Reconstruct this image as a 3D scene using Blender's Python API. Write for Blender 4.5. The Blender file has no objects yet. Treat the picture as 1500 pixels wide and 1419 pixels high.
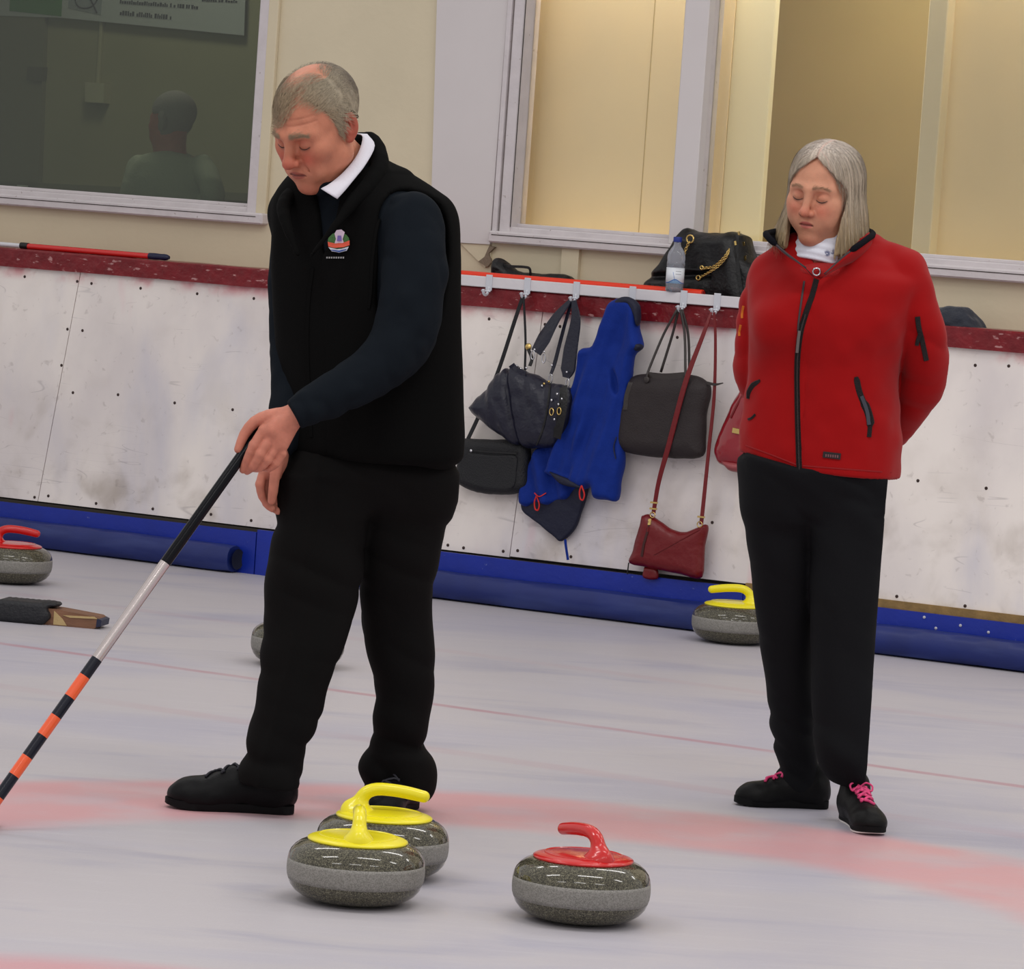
import bpy, bmesh, math, random
import numpy as np
from mathutils import Matrix, Vector
R_ = math.radians
# ---------------------------------------------------------------- camera, world, lights, exposure
sc = bpy.context.scene
COL = sc.collection
F_PX = 6300.0; EYE = 1.5
_r = R_(4.0); _p = math.atan(425 / F_PX)
FW = np.array([0, math.cos(_p), -math.sin(_p)])
_r0 = np.array([1., 0, 0]); _u0 = np.array([0, math.sin(_p), math.cos(_p)])
CR = math.cos(_r) * _r0 + math.sin(_r) * _u0
CU = -math.sin(_r) * _r0 + math.cos(_r) * _u0
CAMP = np.array([0, 0, EYE])
cam = bpy.data.cameras.new('camera'); cam.sensor_width = 36; cam.lens = F_PX / 1500 * 36
cam.clip_start = .1; cam.clip_end = 200
camo = bpy.data.objects.new('camera', cam); COL.objects.link(camo)
camo.matrix_world = Matrix(((CR[0], CU[0], -FW[0], 0), (CR[1], CU[1], -FW[1], 0), (CR[2], CU[2], -FW[2], EYE), (0, 0, 0, 1)))
sc.camera = camo
sc.view_settings.view_transform = 'Standard'; sc.view_settings.look = 'None'
sc.view_settings.gamma = 1; sc.view_settings.use_curve_mapping = False
sc.view_settings.exposure = 0.0
world = bpy.data.worlds.new('hall_light'); sc.world = world; world.use_nodes = True
world.node_tree.nodes['Background'].inputs[0].default_value = (.84, .82, .81, 1)
world.node_tree.nodes['Background'].inputs[1].default_value = .78
def area(name, loc, size, power, col=(1, .97, .95), rot=(0, 0, 0)):
    l = bpy.data.lights.new(name, 'AREA'); l.shape = 'RECTANGLE'; l.size, l.size_y = size; l.energy = power; l.color = col
    o = bpy.data.objects.new(name, l); COL.objects.link(o); o.location = loc; o.rotation_euler = rot
    return o
# rows of fluorescent strip fittings under the rink roof
for ry in (3.4, 8.2, 12.4):
    for rx in (-3.6, .4, 4.4):
        area('ceiling_strip_light', (rx + .25 * ry - 1.5, ry, 4.6), (2.2, .24), 46 if ry < 12 else 34)
# ---------------------------------------------------------------- camera helpers: pixel -> point at a real depth / on the ice
def ray(x, y): return FW + (x - 750) / F_PX * CR + (709.5 - y) / F_PX * CU
def at(x, y, Y):
    d = ray(x, y); return CAMP + d * (Y / d[1])
def gnd(x, y, z=0):
    d = ray(x, y); return CAMP + d * ((z - EYE) / d[2])
def ppm(Y): return F_PX / Y
# wall frame: s along the barrier, d towards the ice, z up
G0 = np.array([-1.972, 16.683]); T2 = np.array([.86567, -.50061]); N2 = np.array([-.50061, -.86567])
def W(s, d, z):
    q = G0 + T2 * s + N2 * d; return np.array([q[0], q[1], z])
def WP(x, y, d):
    r = ray(x, y); k = ((G0 + N2 * d) @ N2) / (r[:2] @ N2); P = CAMP + r * k
    return float((P[:2] - G0) @ T2), float(P[2])
MW = np.array([[T2[0], N2[0], 0], [T2[1], N2[1], 0], [0, 0, 1.]])   # wall-local (s,d,z) -> world
def towall(P):
    q = P[:, :2] - G0; return np.stack([q @ T2, q @ N2, P[:, 2]], 1)
# ---------------------------------------------------------------- colours and materials
def lin(c):
    c = [v / 255 for v in c]
    return tuple((v / 12.92 if v <= .04045 else ((v + .055) / 1.055) ** 2.4) for v in c) + (1,)
MATS = {}
def mat(name, col=(200, 200, 200), rough=.6, metal=0, bump=0, bscale=50, var=0, vscale=8, attr=False, spec=.5, sheen=0, coat=0, sss=0, detail=4, emit=0, stretch=None, trans=0, ior=1.45, var2=None):
    if name in MATS: return MATS[name]
    m = bpy.data.materials.new(name); m.use_nodes = True; nt = m.node_tree; b = nt.nodes['Principled BSDF']
    L = nt.links.new; N = nt.nodes.new
    b.inputs['Base Color'].default_value = lin(col); b.inputs['Roughness'].default_value = rough
    b.inputs['Metallic'].default_value = metal; b.inputs['Specular IOR Level'].default_value = spec
    b.inputs['Sheen Weight'].default_value = sheen; b.inputs['Coat Weight'].default_value = coat
    b.inputs['Coat Roughness'].default_value = .08; b.inputs['IOR'].default_value = ior
    b.inputs['Transmission Weight'].default_value = trans
    if sss:
        b.inputs['Subsurface Weight'].default_value = sss; b.inputs['Subsurface Scale'].default_value = .01
        b.inputs['Subsurface Radius'].default_value = (1, .35, .2)
    tc = N('ShaderNodeTexCoord'); vec = tc.outputs['Object']
    if stretch:
        mp = N('ShaderNodeMapping'); mp.inputs['Scale'].default_value = stretch; L(vec, mp.inputs['Vector']); vec = mp.outputs[0]
    colsock = None
    if attr:
        a = N('ShaderNodeAttribute'); a.attribute_name = 'Col'; colsock = a.outputs['Color']; L(colsock, b.inputs['Base Color'])
    if var:
        n = N('ShaderNodeTexNoise'); n.inputs['Scale'].default_value = vscale; n.inputs['Detail'].default_value = detail; L(vec, n.inputs['Vector'])
        mr = N('ShaderNodeMapRange'); mr.inputs[1].default_value = .3; mr.inputs[2].default_value = .7; L(n.outputs[0], mr.inputs[0])
        if var2:
            mx = N('ShaderNodeMix'); mx.data_type = 'RGBA'; mx.inputs[6].default_value = lin(col); mx.inputs[7].default_value = lin(var2)
            L(mr.outputs[0], mx.inputs[0]); L(mx.outputs[2], b.inputs['Base Color'])
        else:
            mr.inputs[3].default_value = 1 - var; mr.inputs[4].default_value = 1 + var
            mx = N('ShaderNodeVectorMath'); mx.operation = 'SCALE'
            if colsock: L(colsock, mx.inputs[0])
            else: mx.inputs[0].default_value = lin(col)[:3]
            L(mr.outputs[0], mx.inputs['Scale']); L(mx.outputs[0], b.inputs['Base Color'])
    if bump:
        n = N('ShaderNodeTexNoise'); n.inputs['Scale'].default_value = bscale; n.inputs['Detail'].default_value = detail; L(vec, n.inputs['Vector'])
        bp = N('ShaderNodeBump'); bp.inputs['Strength'].default_value = bump; bp.inputs['Distance'].default_value = .01
        L(n.outputs[0], bp.inputs['Height']); L(bp.outputs[0], b.inputs['Normal'])
    if emit:
        b.inputs['Emission Color'].default_value = lin(col); b.inputs['Emission Strength'].default_value = emit
    MATS[name] = m; return m
# ---------------------------------------------------------------- object helpers
ORG = {}
def tag(o, label=None, cat=None, group=None, kind=None):
    if label: o['label'] = label
    if cat: o['category'] = cat
    if group: o['group'] = group
    if kind: o['kind'] = kind
    return o
def empty(name, loc, label=None, cat=None, group=None, kind=None):
    o = bpy.data.objects.new(name, None); COL.objects.link(o); o.location = tuple(loc); o.empty_display_size = .1
    ORG[o.name] = np.array(loc, float); return tag(o, label, cat, group, kind)
def mk(name, V, Fc, m, parent=None, loc=None, smooth=True, colors=None, label=None, cat=None, group=None, kind=None):
    """V in world coordinates; object origin = its root's origin (or loc)"""
    V = np.asarray(V, float)
    if parent is not None: org = ORG[parent.name]
    else: org = np.array(loc if loc is not None else [V[:, 0].mean(), V[:, 1].mean(), V[:, 2].min()], float)
    me = bpy.data.meshes.new(name); VV = V - org
    if isinstance(Fc, np.ndarray):
        k = Fc.shape[1]; me.vertices.add(len(VV)); me.vertices.foreach_set('co', VV.astype(np.float32).ravel())
        me.loops.add(Fc.size); me.loops.foreach_set('vertex_index', Fc.astype(np.int32).ravel())
        me.polygons.add(len(Fc)); me.polygons.foreach_set('loop_start', (np.arange(len(Fc)) * k).astype(np.int32))
        me.polygons.foreach_set('loop_total', np.full(len(Fc), k, np.int32)); me.update(calc_edges=True)
    else:
        me.from_pydata(VV.tolist(), [], [list(map(int, f)) for f in Fc])
        bm = bmesh.new(); bm.from_mesh(me); bmesh.ops.recalc_face_normals(bm, faces=bm.faces); bm.to_mesh(me); bm.free()
    me.validate()
    if smooth is True: me.polygons.foreach_set('use_smooth', np.ones(len(me.polygons), bool))
    elif smooth == 'auto':
        me.polygons.foreach_set('use_smooth', np.ones(len(me.polygons), bool)); me.set_sharp_from_angle(angle=R_(40))
    if colors is not None:
        ca = me.color_attributes.new('Col', 'FLOAT_COLOR', 'POINT')
        ca.data.foreach_set('color', np.c_[colors, np.ones(len(colors))].astype(np.float32).ravel())
    me.materials.append(m)
    o = bpy.data.objects.new(name, me); COL.objects.link(o)
    if parent is None: o.location = tuple(org)
    else: o.parent = parent
    ORG[o.name] = org
    return tag(o, label, cat, group, kind)
def copy_tree(o, parent=None):
    c = o.copy(); COL.objects.link(c); c.parent = parent
    for ch in o.children: copy_tree(ch, c)
    return c
class MB:
    """collects shapes (world coordinates) for one mesh"""
    def __init__(s): s.V = []; s.F = []
    def add(s, V, Fc):
        b = len(s.V); s.V += [tuple(v) for v in V]; s.F += [[b + i for i in f] for f in Fc]; return s
    def box(s, lo, hi, M=None, bev=0):
        x0, y0, z0 = lo; x1, y1, z1 = hi
        if bev:
            pts = []; 
            e = bev; xs = (x0, x1); V = []
            # chamfered box: 24 verts
            for ix in (0, 1):
                for iy in (0, 1):
                    for iz in (0, 1):
                        c = np.array([xs[ix], (y0, y1)[iy], (z0, z1)[iz]], float); sg = np.array([1 - 2 * ix, 1 - 2 * iy, 1 - 2 * iz])
                        for a in range(3):
                            p = c + sg * e; p[a] = c[a]; V.append(p)
            def I(ix, iy, iz, a): return ((ix * 2 + iy) * 2 + iz) * 3 + a
            Fc = []
            for a in range(3):
                for q in (0, 1):
                    o = [(0, 0), (0, 1), (1, 1), (1, 0)]; idx = []
                    for u, v in o:
                        k = [0, 0, 0]; k[a] = q; k[(a + 1) % 3] = u; k[(a + 2) % 3] = v; idx.append(I(*k, a))
                    Fc.append(idx if q == 0 else idx[::-1])
            for a in range(3):
                b_, c_ = (a + 1) % 3, (a + 2) % 3
                for u in (0, 1):
                    for v in (0, 1):
                        k0 = [0, 0, 0]; k0[b_] = u; k0[c_] = v; k1 = list(k0); k1[a] = 1
                        q = [I(*k0, b_), I(*k1, b_), I(*k1, c_), I(*k0, c_)]
                        Fc.append(q if (u ^ v) == 0 else q[::-1])
            for ix in (0, 1):
                for iy in (0, 1):
                    for iz in (0, 1):
                        q = [I(ix, iy, iz, a) for a in range(3)]
                        Fc.append(q if (ix ^ iy ^ iz) else q[::-1])
            V = np.array(V)
        else:
            V = np.array([(x0, y0, z0), (x1, y0, z0), (x1, y1, z0), (x0, y1, z0), (x0, y0, z1), (x1, y0, z1), (x1, y1, z1), (x0, y1, z1)], float)
            Fc = [(3, 2, 1, 0), (4, 5, 6, 7), (0, 1, 5, 4), (1, 2, 6, 5), (2, 3, 7, 6), (3, 0, 4, 7)]
        if M is not None: V = M(V)
        return s.add(V, Fc)
    def tube(s, pts, rad, n=12, caps=True, flat=None):
        """swept round (or elliptical: flat=(vector, ratio)) tube"""
        pts = np.asarray(pts, float); m = len(pts); rad = np.broadcast_to(rad, (m,)) if np.ndim(rad) <= 1 else rad
        tan = np.gradient(pts, axis=0); tan /= np.linalg.norm(tan, axis=1)[:, None] + 1e-12
        up = np.array([0, 0, 1.]) if abs(tan[0][2]) < .9 else np.array([1., 0, 0])
        if flat is not None: up = np.array(flat[0], float)
        V = []; u = None
        for i in range(m):
            if u is None or flat is not None: u = up - tan[i] * (up @ tan[i])
            else: u = u - tan[i] * (u @ tan[i])
            u = u / (np.linalg.norm(u) + 1e-12); v = np.cross(tan[i], u)
            for k in range(n):
                a = 2 * math.pi * k / n; ru = rad[i] * (flat[1] if flat is not None else 1)
                V.append(pts[i] + u * math.cos(a) * ru + v * math.sin(a) * rad[i])
        Fc = [(i * n + k, i * n + (k + 1) % n, (i + 1) * n + (k + 1) % n, (i + 1) * n + k) for i in range(m - 1) for k in range(n)]
        if caps: Fc += [tuple(range(n))[::-1], tuple((m - 1) * n + k for k in range(n))]
        return s.add(V, Fc)
    def lathe(s, prof, c=(0, 0, 0), n=48, M=None):
        V = []; m = len(prof)
        for r, z in prof:
            for k in range(n):
                a = 2 * math.pi * k / n; V.append((r * math.cos(a), r * math.sin(a), z))
        Fc = [(i * n + k, i * n + (k + 1) % n, (i + 1) * n + (k + 1) % n, (i + 1) * n + k) for i in range(m - 1) for k in range(n)]
        if prof[0][0] > 1e-6: Fc.append(tuple(range(n))[::-1])
        if prof[-1][0] > 1e-6: Fc.append(tuple((m - 1) * n + k for k in range(n)))
        V = np.array(V)
        if M is not None: V = M(V)
        return s.add(V + np.array(c), Fc)
    def prism(s, poly, f0, f1):
        """poly: 2d points; f0/f1 map a 2d point to 3d for the two faces"""
        n = len(poly); V = [f0(p) for p in poly] + [f1(p) for p in poly]
        return s.add(V, [tuple(range(n)), tuple(range(2 * n - 1, n - 1, -1))] + [(k, n + k, n + (k + 1) % n, (k + 1) % n) for k in range(n)])
    def build(s, name, m, parent=None, **k):
        return mk(name, s.V, s.F, m, parent, **k)
def wallM(V): V = np.asarray(V, float); return np.c_[G0[0] + T2[0] * V[:, 0] + N2[0] * V[:, 1], G0[1] + T2[1] * V[:, 0] + N2[1] * V[:, 1], V[:, 2]]
def spline(pts, n=8):
    """Catmull-Rom through points"""
    P = np.asarray(pts, float); P = np.vstack([2 * P[0] - P[1], P, 2 * P[-1] - P[-2]]); out = []
    for i in range(1, len(P) - 2):
        for t in np.linspace(0, 1, n, endpoint=False):
            a, b, c, d = P[i - 1:i + 3]
            out.append(.5 * ((2 * b) + (c - a) * t + (2 * a - 5 * b + 4 * c - d) * t * t + (3 * b - a - 3 * c + d) * t ** 3))
    out.append(P[-2]); return np.array(out)
# ---------------------------------------------------------------- signed distance modelling + surface nets
_rs = np.random.RandomState(7); _T = _rs.rand(32, 32, 32).astype(np.float32) * 2 - 1
def noise(P, f=1., off=0):
    q = P * f + off + 100; i = np.floor(q).astype(int); t = q - i; t = t * t * (3 - 2 * t); i &= 31; j = (i + 1) & 31
    x0, y0, z0 = i.T; x1, y1, z1 = j.T; a, b, c = t.T
    l = lambda u, v, w: u + (v - u) * w
    return l(l(l(_T[x0, y0, z0], _T[x1, y0, z0], a), l(_T[x0, y1, z0], _T[x1, y1, z0], a), b),
             l(l(_T[x0, y0, z1], _T[x1, y0, z1], a), l(_T[x0, y1, z1], _T[x1, y1, z1], a), b), c)
def smin(a, b, k=.01):
    h = np.maximum(k - np.abs(a - b), 0) / k; return np.minimum(a, b) - h * h * k * .25
def smax(a, b, k=.01): return -smin(-a, -b, k)
def ell(P, c, r, R=None):
    q = P - np.asarray(c)
    if R is not None: q = q @ R
    r = np.asarray(r, float); k0 = np.linalg.norm(q / r, axis=1); k1 = np.linalg.norm(q / (r * r), axis=1) + 1e-9
    return k0 * (k0 - 1) / k1
def cap(P, a, b, ra, rb=None):
    rb = ra if rb is None else rb; a = np.asarray(a, float); b = np.asarray(b, float); ab = b - a
    t = np.clip(((P - a) @ ab) / (ab @ ab), 0, 1); return np.linalg.norm(P - a - t[:, None] * ab, axis=1) - (ra + (rb - ra) * t)
def chain(P, pts, rad, k=.01, n=3):
    pts = np.asarray(pts, float); rad = np.broadcast_to(rad, (len(pts),))
    if len(pts) > 2: Q = spline(np.c_[pts, rad], n)
    else: Q = np.c_[pts, rad]
    d = None
    for i in range(len(Q) - 1):
        e = cap(P, Q[i, :3], Q[i + 1, :3], Q[i, 3], Q[i + 1, 3]); d = e if d is None else np.minimum(d, e)
    return d
def box_(P, c, hs, r=.005, R=None):
    q = P - np.asarray(c)
    if R is not None: q = q @ R
    q = np.abs(q) - (np.asarray(hs) - r)
    return np.linalg.norm(np.maximum(q, 0), axis=1) + np.minimum(q.max(1), 0) - r
def zloft(P, sec, yaw=0., n=2.3, cut=.01):
    """sec: rows (z, cx, cy, a, b) sorted by z; horizontal superelliptical sections"""
    S = np.asarray(sec, float); S = S[np.argsort(S[:, 0])]; z = P[:, 2]
    cx, cy, a, b = (np.interp(z, S[:, 0], S[:, i]) for i in (1, 2, 3, 4))
    x = P[:, 0] - cx; y = P[:, 1] - cy; c, s = math.cos(yaw), math.sin(yaw); u = x * c + y * s; v = -x * s + y * c
    k = (np.abs(u / a) ** n + np.abs(v / b) ** n) ** (1 / n)
    g = k * np.sqrt((u / a) ** 2 + (v / b) ** 2) ; 
    d = (k - 1) * np.sqrt(u * u + v * v) / np.maximum(k, 1e-3) 
    d = np.where(k < .3, -.7 * np.minimum(a, b), d)
    return smax(smax(d, z - S[-1, 0], cut), S[0, 0] - z, cut)
def resamp(sec, m=40):
    """smooth the section table with a spline in z"""
    S = np.asarray(sec, float); S = S[np.argsort(S[:, 0])]
    Q = spline(S, 6); return Q
def poly2(p, poly):
    """2d polygon signed distance, p (N,2)"""
    V = np.asarray(poly, float); n = len(V); d = np.full(len(p), 1e9); sg = np.ones(len(p))
    for i in range(n):
        a = V[i]; b = V[i - 1]; e = b - a; w = p - a; t = np.clip((w @ e) / (e @ e + 1e-12), 0, 1); q = w - t[:, None] * e
        d = np.minimum(d, (q * q).sum(1)); c1 = p[:, 1] >= a[1]; c2 = p[:, 1] < b[1]; c3 = e[0] * w[:, 1] > e[1] * w[:, 0]
        f = (c1 & c2 & c3) | (~c1 & ~c2 & ~c3); sg = np.where(f, -sg, sg)
    return sg * np.sqrt(d)
def pillow(q, d2, T, R):
    a = np.maximum(d2 + R, 0); return np.minimum(np.sqrt(a * a + (q * R / T) ** 2) - R, 1) * min(1, T / R * 1.3) 
def nets(f, lo, hi, h):
    lo = np.asarray(lo, float); hi = np.asarray(hi, float); B = 4
    nb = np.ceil((hi - lo) / (h * B)).astype(int) + 1; H = h * B
    g = np.stack(np.meshgrid(*[lo[i] + H * np.arange(nb[i] + 1) for i in range(3)], indexing='ij'), -1)
    C = f(g.reshape(-1, 3)).reshape(g.shape[:3]).astype(np.float32)
    c8 = np.stack([C[i:nb[0] + i, j:nb[1] + j, k:nb[2] + k] for i in (0, 1) for j in (0, 1) for k in (0, 1)])
    act = (np.abs(c8).min(0) < H * 1.6) | ((c8.min(0) < 0) & (c8.max(0) > 0))
    n = nb * B + 1
    M = np.zeros(n, bool); A = act.repeat(B, 0).repeat(B, 1).repeat(B, 2)
    for i in (0, 1):
        for j in (0, 1):
            for k in (0, 1): M[i:n[0] - 1 + i, j:n[1] - 1 + j, k:n[2] - 1 + k] |= A
    idx = np.minimum(np.round(np.arange(n.max()) / B).astype(int), 10 ** 6)
    Fv = np.sign(C[np.ix_(np.minimum(idx[:n[0]], nb[0]), np.minimum(idx[:n[1]], nb[1]), np.minimum(idx[:n[2]], nb[2]))]).astype(np.float32)
    w = np.flatnonzero(M.ravel()); fl = Fv.ravel()
    for s0 in range(0, len(w), 400000):
        ww = w[s0:s0 + 400000]; ijk = np.stack(np.unravel_index(ww, n), 1); fl[ww] = f(lo + ijk * h)
    Fv = fl.reshape(n); Fv[Fv == 0] = 1e-9
    Fv[0] = Fv[-1] = np.abs(Fv[0]) + 1e-6; Fv[:, 0] = np.abs(Fv[:, 0]) + 1e-6; Fv[:, -1] = np.abs(Fv[:, -1]) + 1e-6; Fv[:, :, 0] = np.abs(Fv[:, :, 0]) + 1e-6; Fv[:, :, -1] = np.abs(Fv[:, :, -1]) + 1e-6
    I = Fv < 0; cnt = np.zeros(n - 1, np.int8)
    for i in (0, 1):
        for j in (0, 1):
            for k in (0, 1): cnt += I[i:n[0] - 1 + i, j:n[1] - 1 + j, k:n[2] - 1 + k]
    cells = np.stack(np.nonzero((cnt > 0) & (cnt < 8)), 1); vid = np.full(n - 1, -1, np.int64); vid[tuple(cells.T)] = np.arange(len(cells))
    acc = np.zeros((len(cells), 3)); num = np.zeros(len(cells)); cor = [(i, j, k) for i in (0, 1) for j in (0, 1) for k in (0, 1)]
    for a in cor:
        for ax in range(3):
            if a[ax]: continue
            b = list(a); b[ax] = 1; va = Fv[tuple((cells + a).T)]; vb = Fv[tuple((cells + b).T)]; m = (va < 0) != (vb < 0)
            t = np.where(m, va / np.where(m, va - vb, 1), 0); p = np.tile(np.array(a, float), (len(cells), 1)); p[:, ax] = t
            acc[m] += p[m]; num[m] += 1
    V = lo + (cells + acc / num[:, None]) * h
    Q = []
    for ax in range(3):
        o1, o2 = (ax + 1) % 3, (ax + 2) % 3; sl0 = [slice(None)] * 3; sl1 = [slice(None)] * 3; sl0[ax] = slice(0, -1); sl1[ax] = slice(1, None)
        a = I[tuple(sl0)]; b = I[tuple(sl1)]; e = np.stack(np.nonzero(a != b), 1)
        e = e[(e[:, o1] > 0) & (e[:, o2] > 0) & (e[:, o1] < n[o1] - 1) & (e[:, o2] < n[o2] - 1)]; s = a[tuple(e.T)]
        def g_(d1, d2):
            q = e.copy(); q[:, o1] -= d1; q[:, o2] -= d2; return vid[tuple(q.T)]
        q = np.stack([g_(1, 1), g_(0, 1), g_(0, 0), g_(1, 0)], 1); q[~s] = q[~s][:, ::-1]; Q.append(q)
    Q = np.vstack(Q)
    e = h * .5; f0 = f(V); g = np.stack([f(V + np.eye(3)[i] * e) - f0 for i in range(3)], 1) / e
    st = f0[:, None] * g / np.maximum((g * g).sum(1), .15)[:, None]; L = np.linalg.norm(st, axis=1); st *= np.minimum(1, h * .7 / np.maximum(L, 1e-9))[:, None]
    return V - st, Q
def sdf(name, f, lo, hi, h, m, parent=None, color=None, wall=False, **k):
    V, Q = nets(f, lo, hi, h); c = color(V) if color else None
    if wall: V = wallM(V)
    return mk(name, V, Q, m, parent, colors=c, **k)
def bb(*pts, pad=.05):
    P = np.array(pts); return P.min(0) - pad, P.max(0) + pad
def drape(f, pix, Y0, off=.0015, back=.6, inv=None):
    """follow the view rays of pixels to the surface f (starting at depth Y0-back) -> points lying off the surface"""
    pix = np.asarray(pix, float); D = np.array([ray(x, y) for x, y in pix]); D /= np.linalg.norm(D, axis=1)[:, None]
    t = (Y0 - back) / D[:, 1]
    for _ in range(90): t = t + np.clip((f(CAMP + D * t[:, None]) - off) * .7, -.02, .05)
    P = CAMP + D * t[:, None]; bad = (np.abs(f(P) - off) > .015) | (np.abs(P[:, 1] - Y0) > back + .35); good = np.flatnonzero(~bad)
    if bad.any() and len(good):          # a ray that slips past the edge takes the depth of its nearest neighbour
        for i in np.flatnonzero(bad):
            j = good[np.argmin(np.abs(good - i))]; P[i] = CAMP + D[i] * (P[j, 1] / D[i, 1])
    elif bad.any(): P = CAMP + D * (Y0 / D[:, 1])[:, None]
    return P
def ribbon(path, width, thick, up, name, m, parent, **k):
    """flat strap along a 3d path; width measured along 'up x tangent' """
    P = np.asarray(path, float); n = len(P); width = np.interp(np.linspace(0, 1, n), np.linspace(0, 1, np.size(width)), np.ravel(width)) if np.ndim(width) else np.full(n, width); t = np.gradient(P, axis=0); t /= np.linalg.norm(t, axis=1)[:, None]
    up = np.broadcast_to(np.asarray(up, float), P.shape); s = np.cross(t, up); s /= np.linalg.norm(s, axis=1)[:, None]; nn = np.cross(s, t)
    V = []
    for i in range(n):
        w = width[i] / 2; c = thick / 2
        V += [P[i] - s[i] * w - nn[i] * c * .3, P[i] - s[i] * w * .85 + nn[i] * c, P[i] + s[i] * w * .85 + nn[i] * c, P[i] + s[i] * w - nn[i] * c * .3, P[i] + s[i] * w * .8 - nn[i] * c, P[i] - s[i] * w * .8 - nn[i] * c]
    q = 6; Fc = [(i * q + j, i * q + (j + 1) % q, (i + 1) * q + (j + 1) % q, (i + 1) * q + j) for i in range(n - 1) for j in range(q)] + [tuple(range(q))[::-1], tuple((n - 1) * q + j for j in range(q))]
    return mk(name, V, Fc, m, parent, smooth='auto', **k)

def strands(root, nrm, dirs, length, width, lift, rng, bend=None, seg=3, jit=.18, proj=None, flow=None):
    """thin hair ribbons lying on a surface: arrays of roots, normals, growth directions"""
    n = len(root); dirs = dirs - (dirs * nrm).sum(1)[:, None] * nrm + rng.normal(0, jit, dirs.shape); dirs /= np.linalg.norm(dirs, axis=1)[:, None] + 1e-9
    side = np.cross(nrm, dirs); side /= np.linalg.norm(side, axis=1)[:, None] + 1e-9
    L = length * rng.uniform(.6, 1.25, n)[:, None]; V = []
    if proj is not None:      # grow along the surface step by step
        p = root.copy(); d = dirs; nr = nrm
        for k in range(seg + 1):
            w = width * (1 - .75 * k / seg) / 2; side = np.cross(nr, d); side /= np.linalg.norm(side, axis=1)[:, None] + 1e-9; V += [p - side * w, p + side * w]
            if k == seg: break
            g = flow(p) if flow is not None else d; g = g + (dirs - d) * 0 + rng.normal(0, jit * .3, d.shape); g = g - (g * nr).sum(1)[:, None] * nr; d = d * .5 + g / (np.linalg.norm(g, axis=1)[:, None] + 1e-9) * .5; d /= np.linalg.norm(d, axis=1)[:, None] + 1e-9
            p = p + d * L / seg; nr = fnormal(proj, p); p = p - nr * np.clip(proj(p) - lift, -.004, .004)[:, None]
        V = np.stack(V, 1); m = 2 * (seg + 1); b = (np.arange(n) * m)[:, None, None]; q = np.array([[2 * k, 2 * k + 1, 2 * k + 3, 2 * k + 2] for k in range(seg)])[None]
        return V.reshape(-1, 3), (q + b).reshape(-1, 4)
    for k in range(seg + 1):
        t = k / seg; p = root + dirs * L * t + nrm * (lift * (4 * t * (1 - t) * .5 + t * .55) + .0004)
        if bend is not None: p = p + bend * L * t * t
        w = width * (1 - .8 * t) / 2
        V += [p - side * w, p + side * w]
    V = np.stack(V, 1); m = 2 * (seg + 1); b = (np.arange(n) * m)[:, None, None]
    q = np.array([[2 * k, 2 * k + 1, 2 * k + 3, 2 * k + 2] for k in range(seg)])[None]
    return V.reshape(-1, 3), (q + b).reshape(-1, 4)
def fnormal(f, P, e=.0015):
    f0 = f(P); g = np.stack([f(P + np.eye(3)[i] * e) - f0 for i in range(3)], 1); return g / (np.linalg.norm(g, axis=1)[:, None] + 1e-9)
# ---------------------------------------------------------------- materials of the setting
M_cream = mat('cream_paint', (212, 200, 172), .55, bump=.12, bscale=30, var=.04, vscale=3)
M_board = mat('whiteboard_panel', (210, 204, 204), .5, var=.015, vscale=5)
M_white = mat('old_white_gloss', (205, 198, 200), .4, bump=.25, bscale=40, var=.05, vscale=14)
M_maroon = mat('maroon_gloss', (118, 22, 30), .28, bump=.7, bscale=28, var=.18, vscale=20, detail=8)
M_kick = mat('blue_kick', (14, 42, 150), .4, bump=.1, bscale=60, var=.08, vscale=10)
M_bump = mat('blue_vinyl', (22, 38, 104), .42, bump=.22, bscale=16, var=.12, vscale=6)
M_lath = mat('timber_lath', (140, 112, 66), .7, bump=.3, bscale=60, var=.2, vscale=20)
M_screw = mat('rusty_screw', (52, 34, 30), .6)
M_screww = mat('pale_screw', (190, 190, 200), .4)
M_crack = mat('dark_gap', (60, 54, 48), .9)
M_warm = mat('warm_partition', (246, 226, 184), .6, var=.02, vscale=4)
M_tan = mat('tan_partition', (184, 164, 116), .6, var=.03, vscale=3)
M_dim = mat('olive_room_wall', (158, 152, 118), .8, var=.04, vscale=3)
M_dimdark = mat('olive_room_door', (128, 124, 98), .8)
def chips_glints(m, col, lo=.63, hi=.68, scale=45, st=(.5, .5, 1.5), amt=.6):
    nt = m.node_tree; b = nt.nodes['Principled BSDF']; lk = b.inputs['Base Color'].links; t = nt.nodes.new('ShaderNodeTexCoord'); mp = nt.nodes.new('ShaderNodeMapping'); mp.inputs['Scale'].default_value = st
    n = nt.nodes.new('ShaderNodeTexNoise'); n.inputs['Scale'].default_value = scale; n.inputs['Detail'].default_value = 6; r = nt.nodes.new('ShaderNodeMapRange'); r.inputs[1].default_value = lo; r.inputs[2].default_value = hi; r.inputs[4].default_value = amt
    x = nt.nodes.new('ShaderNodeMix'); x.data_type = 'RGBA'; x.inputs[7].default_value = lin(col); L = nt.links.new
    L(t.outputs['Object'], mp.inputs[0]); L(mp.outputs[0], n.inputs[0]); L(n.outputs[0], r.inputs[0]); L(r.outputs[0], x.inputs[0])
    if lk: L(lk[0].from_socket, x.inputs[6])
    else: x.inputs[6].default_value = b.inputs['Base Color'].default_value
    L(x.outputs[2], b.inputs['Base Color'])
chips_glints(M_maroon, (206, 160, 158)); chips_glints(M_kick, (120, 130, 180), .70, .74, 60, (1, 1, 1), .5); chips_glints(M_white, (120, 100, 84), .68, .72, 50, (1, 1, 1), .5); chips_glints(M_bump, (60, 74, 130), .5, .7, 8, (.3, .3, 2), .5)  # pale specks on the maroon paint in glossy glints along with chips
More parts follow.
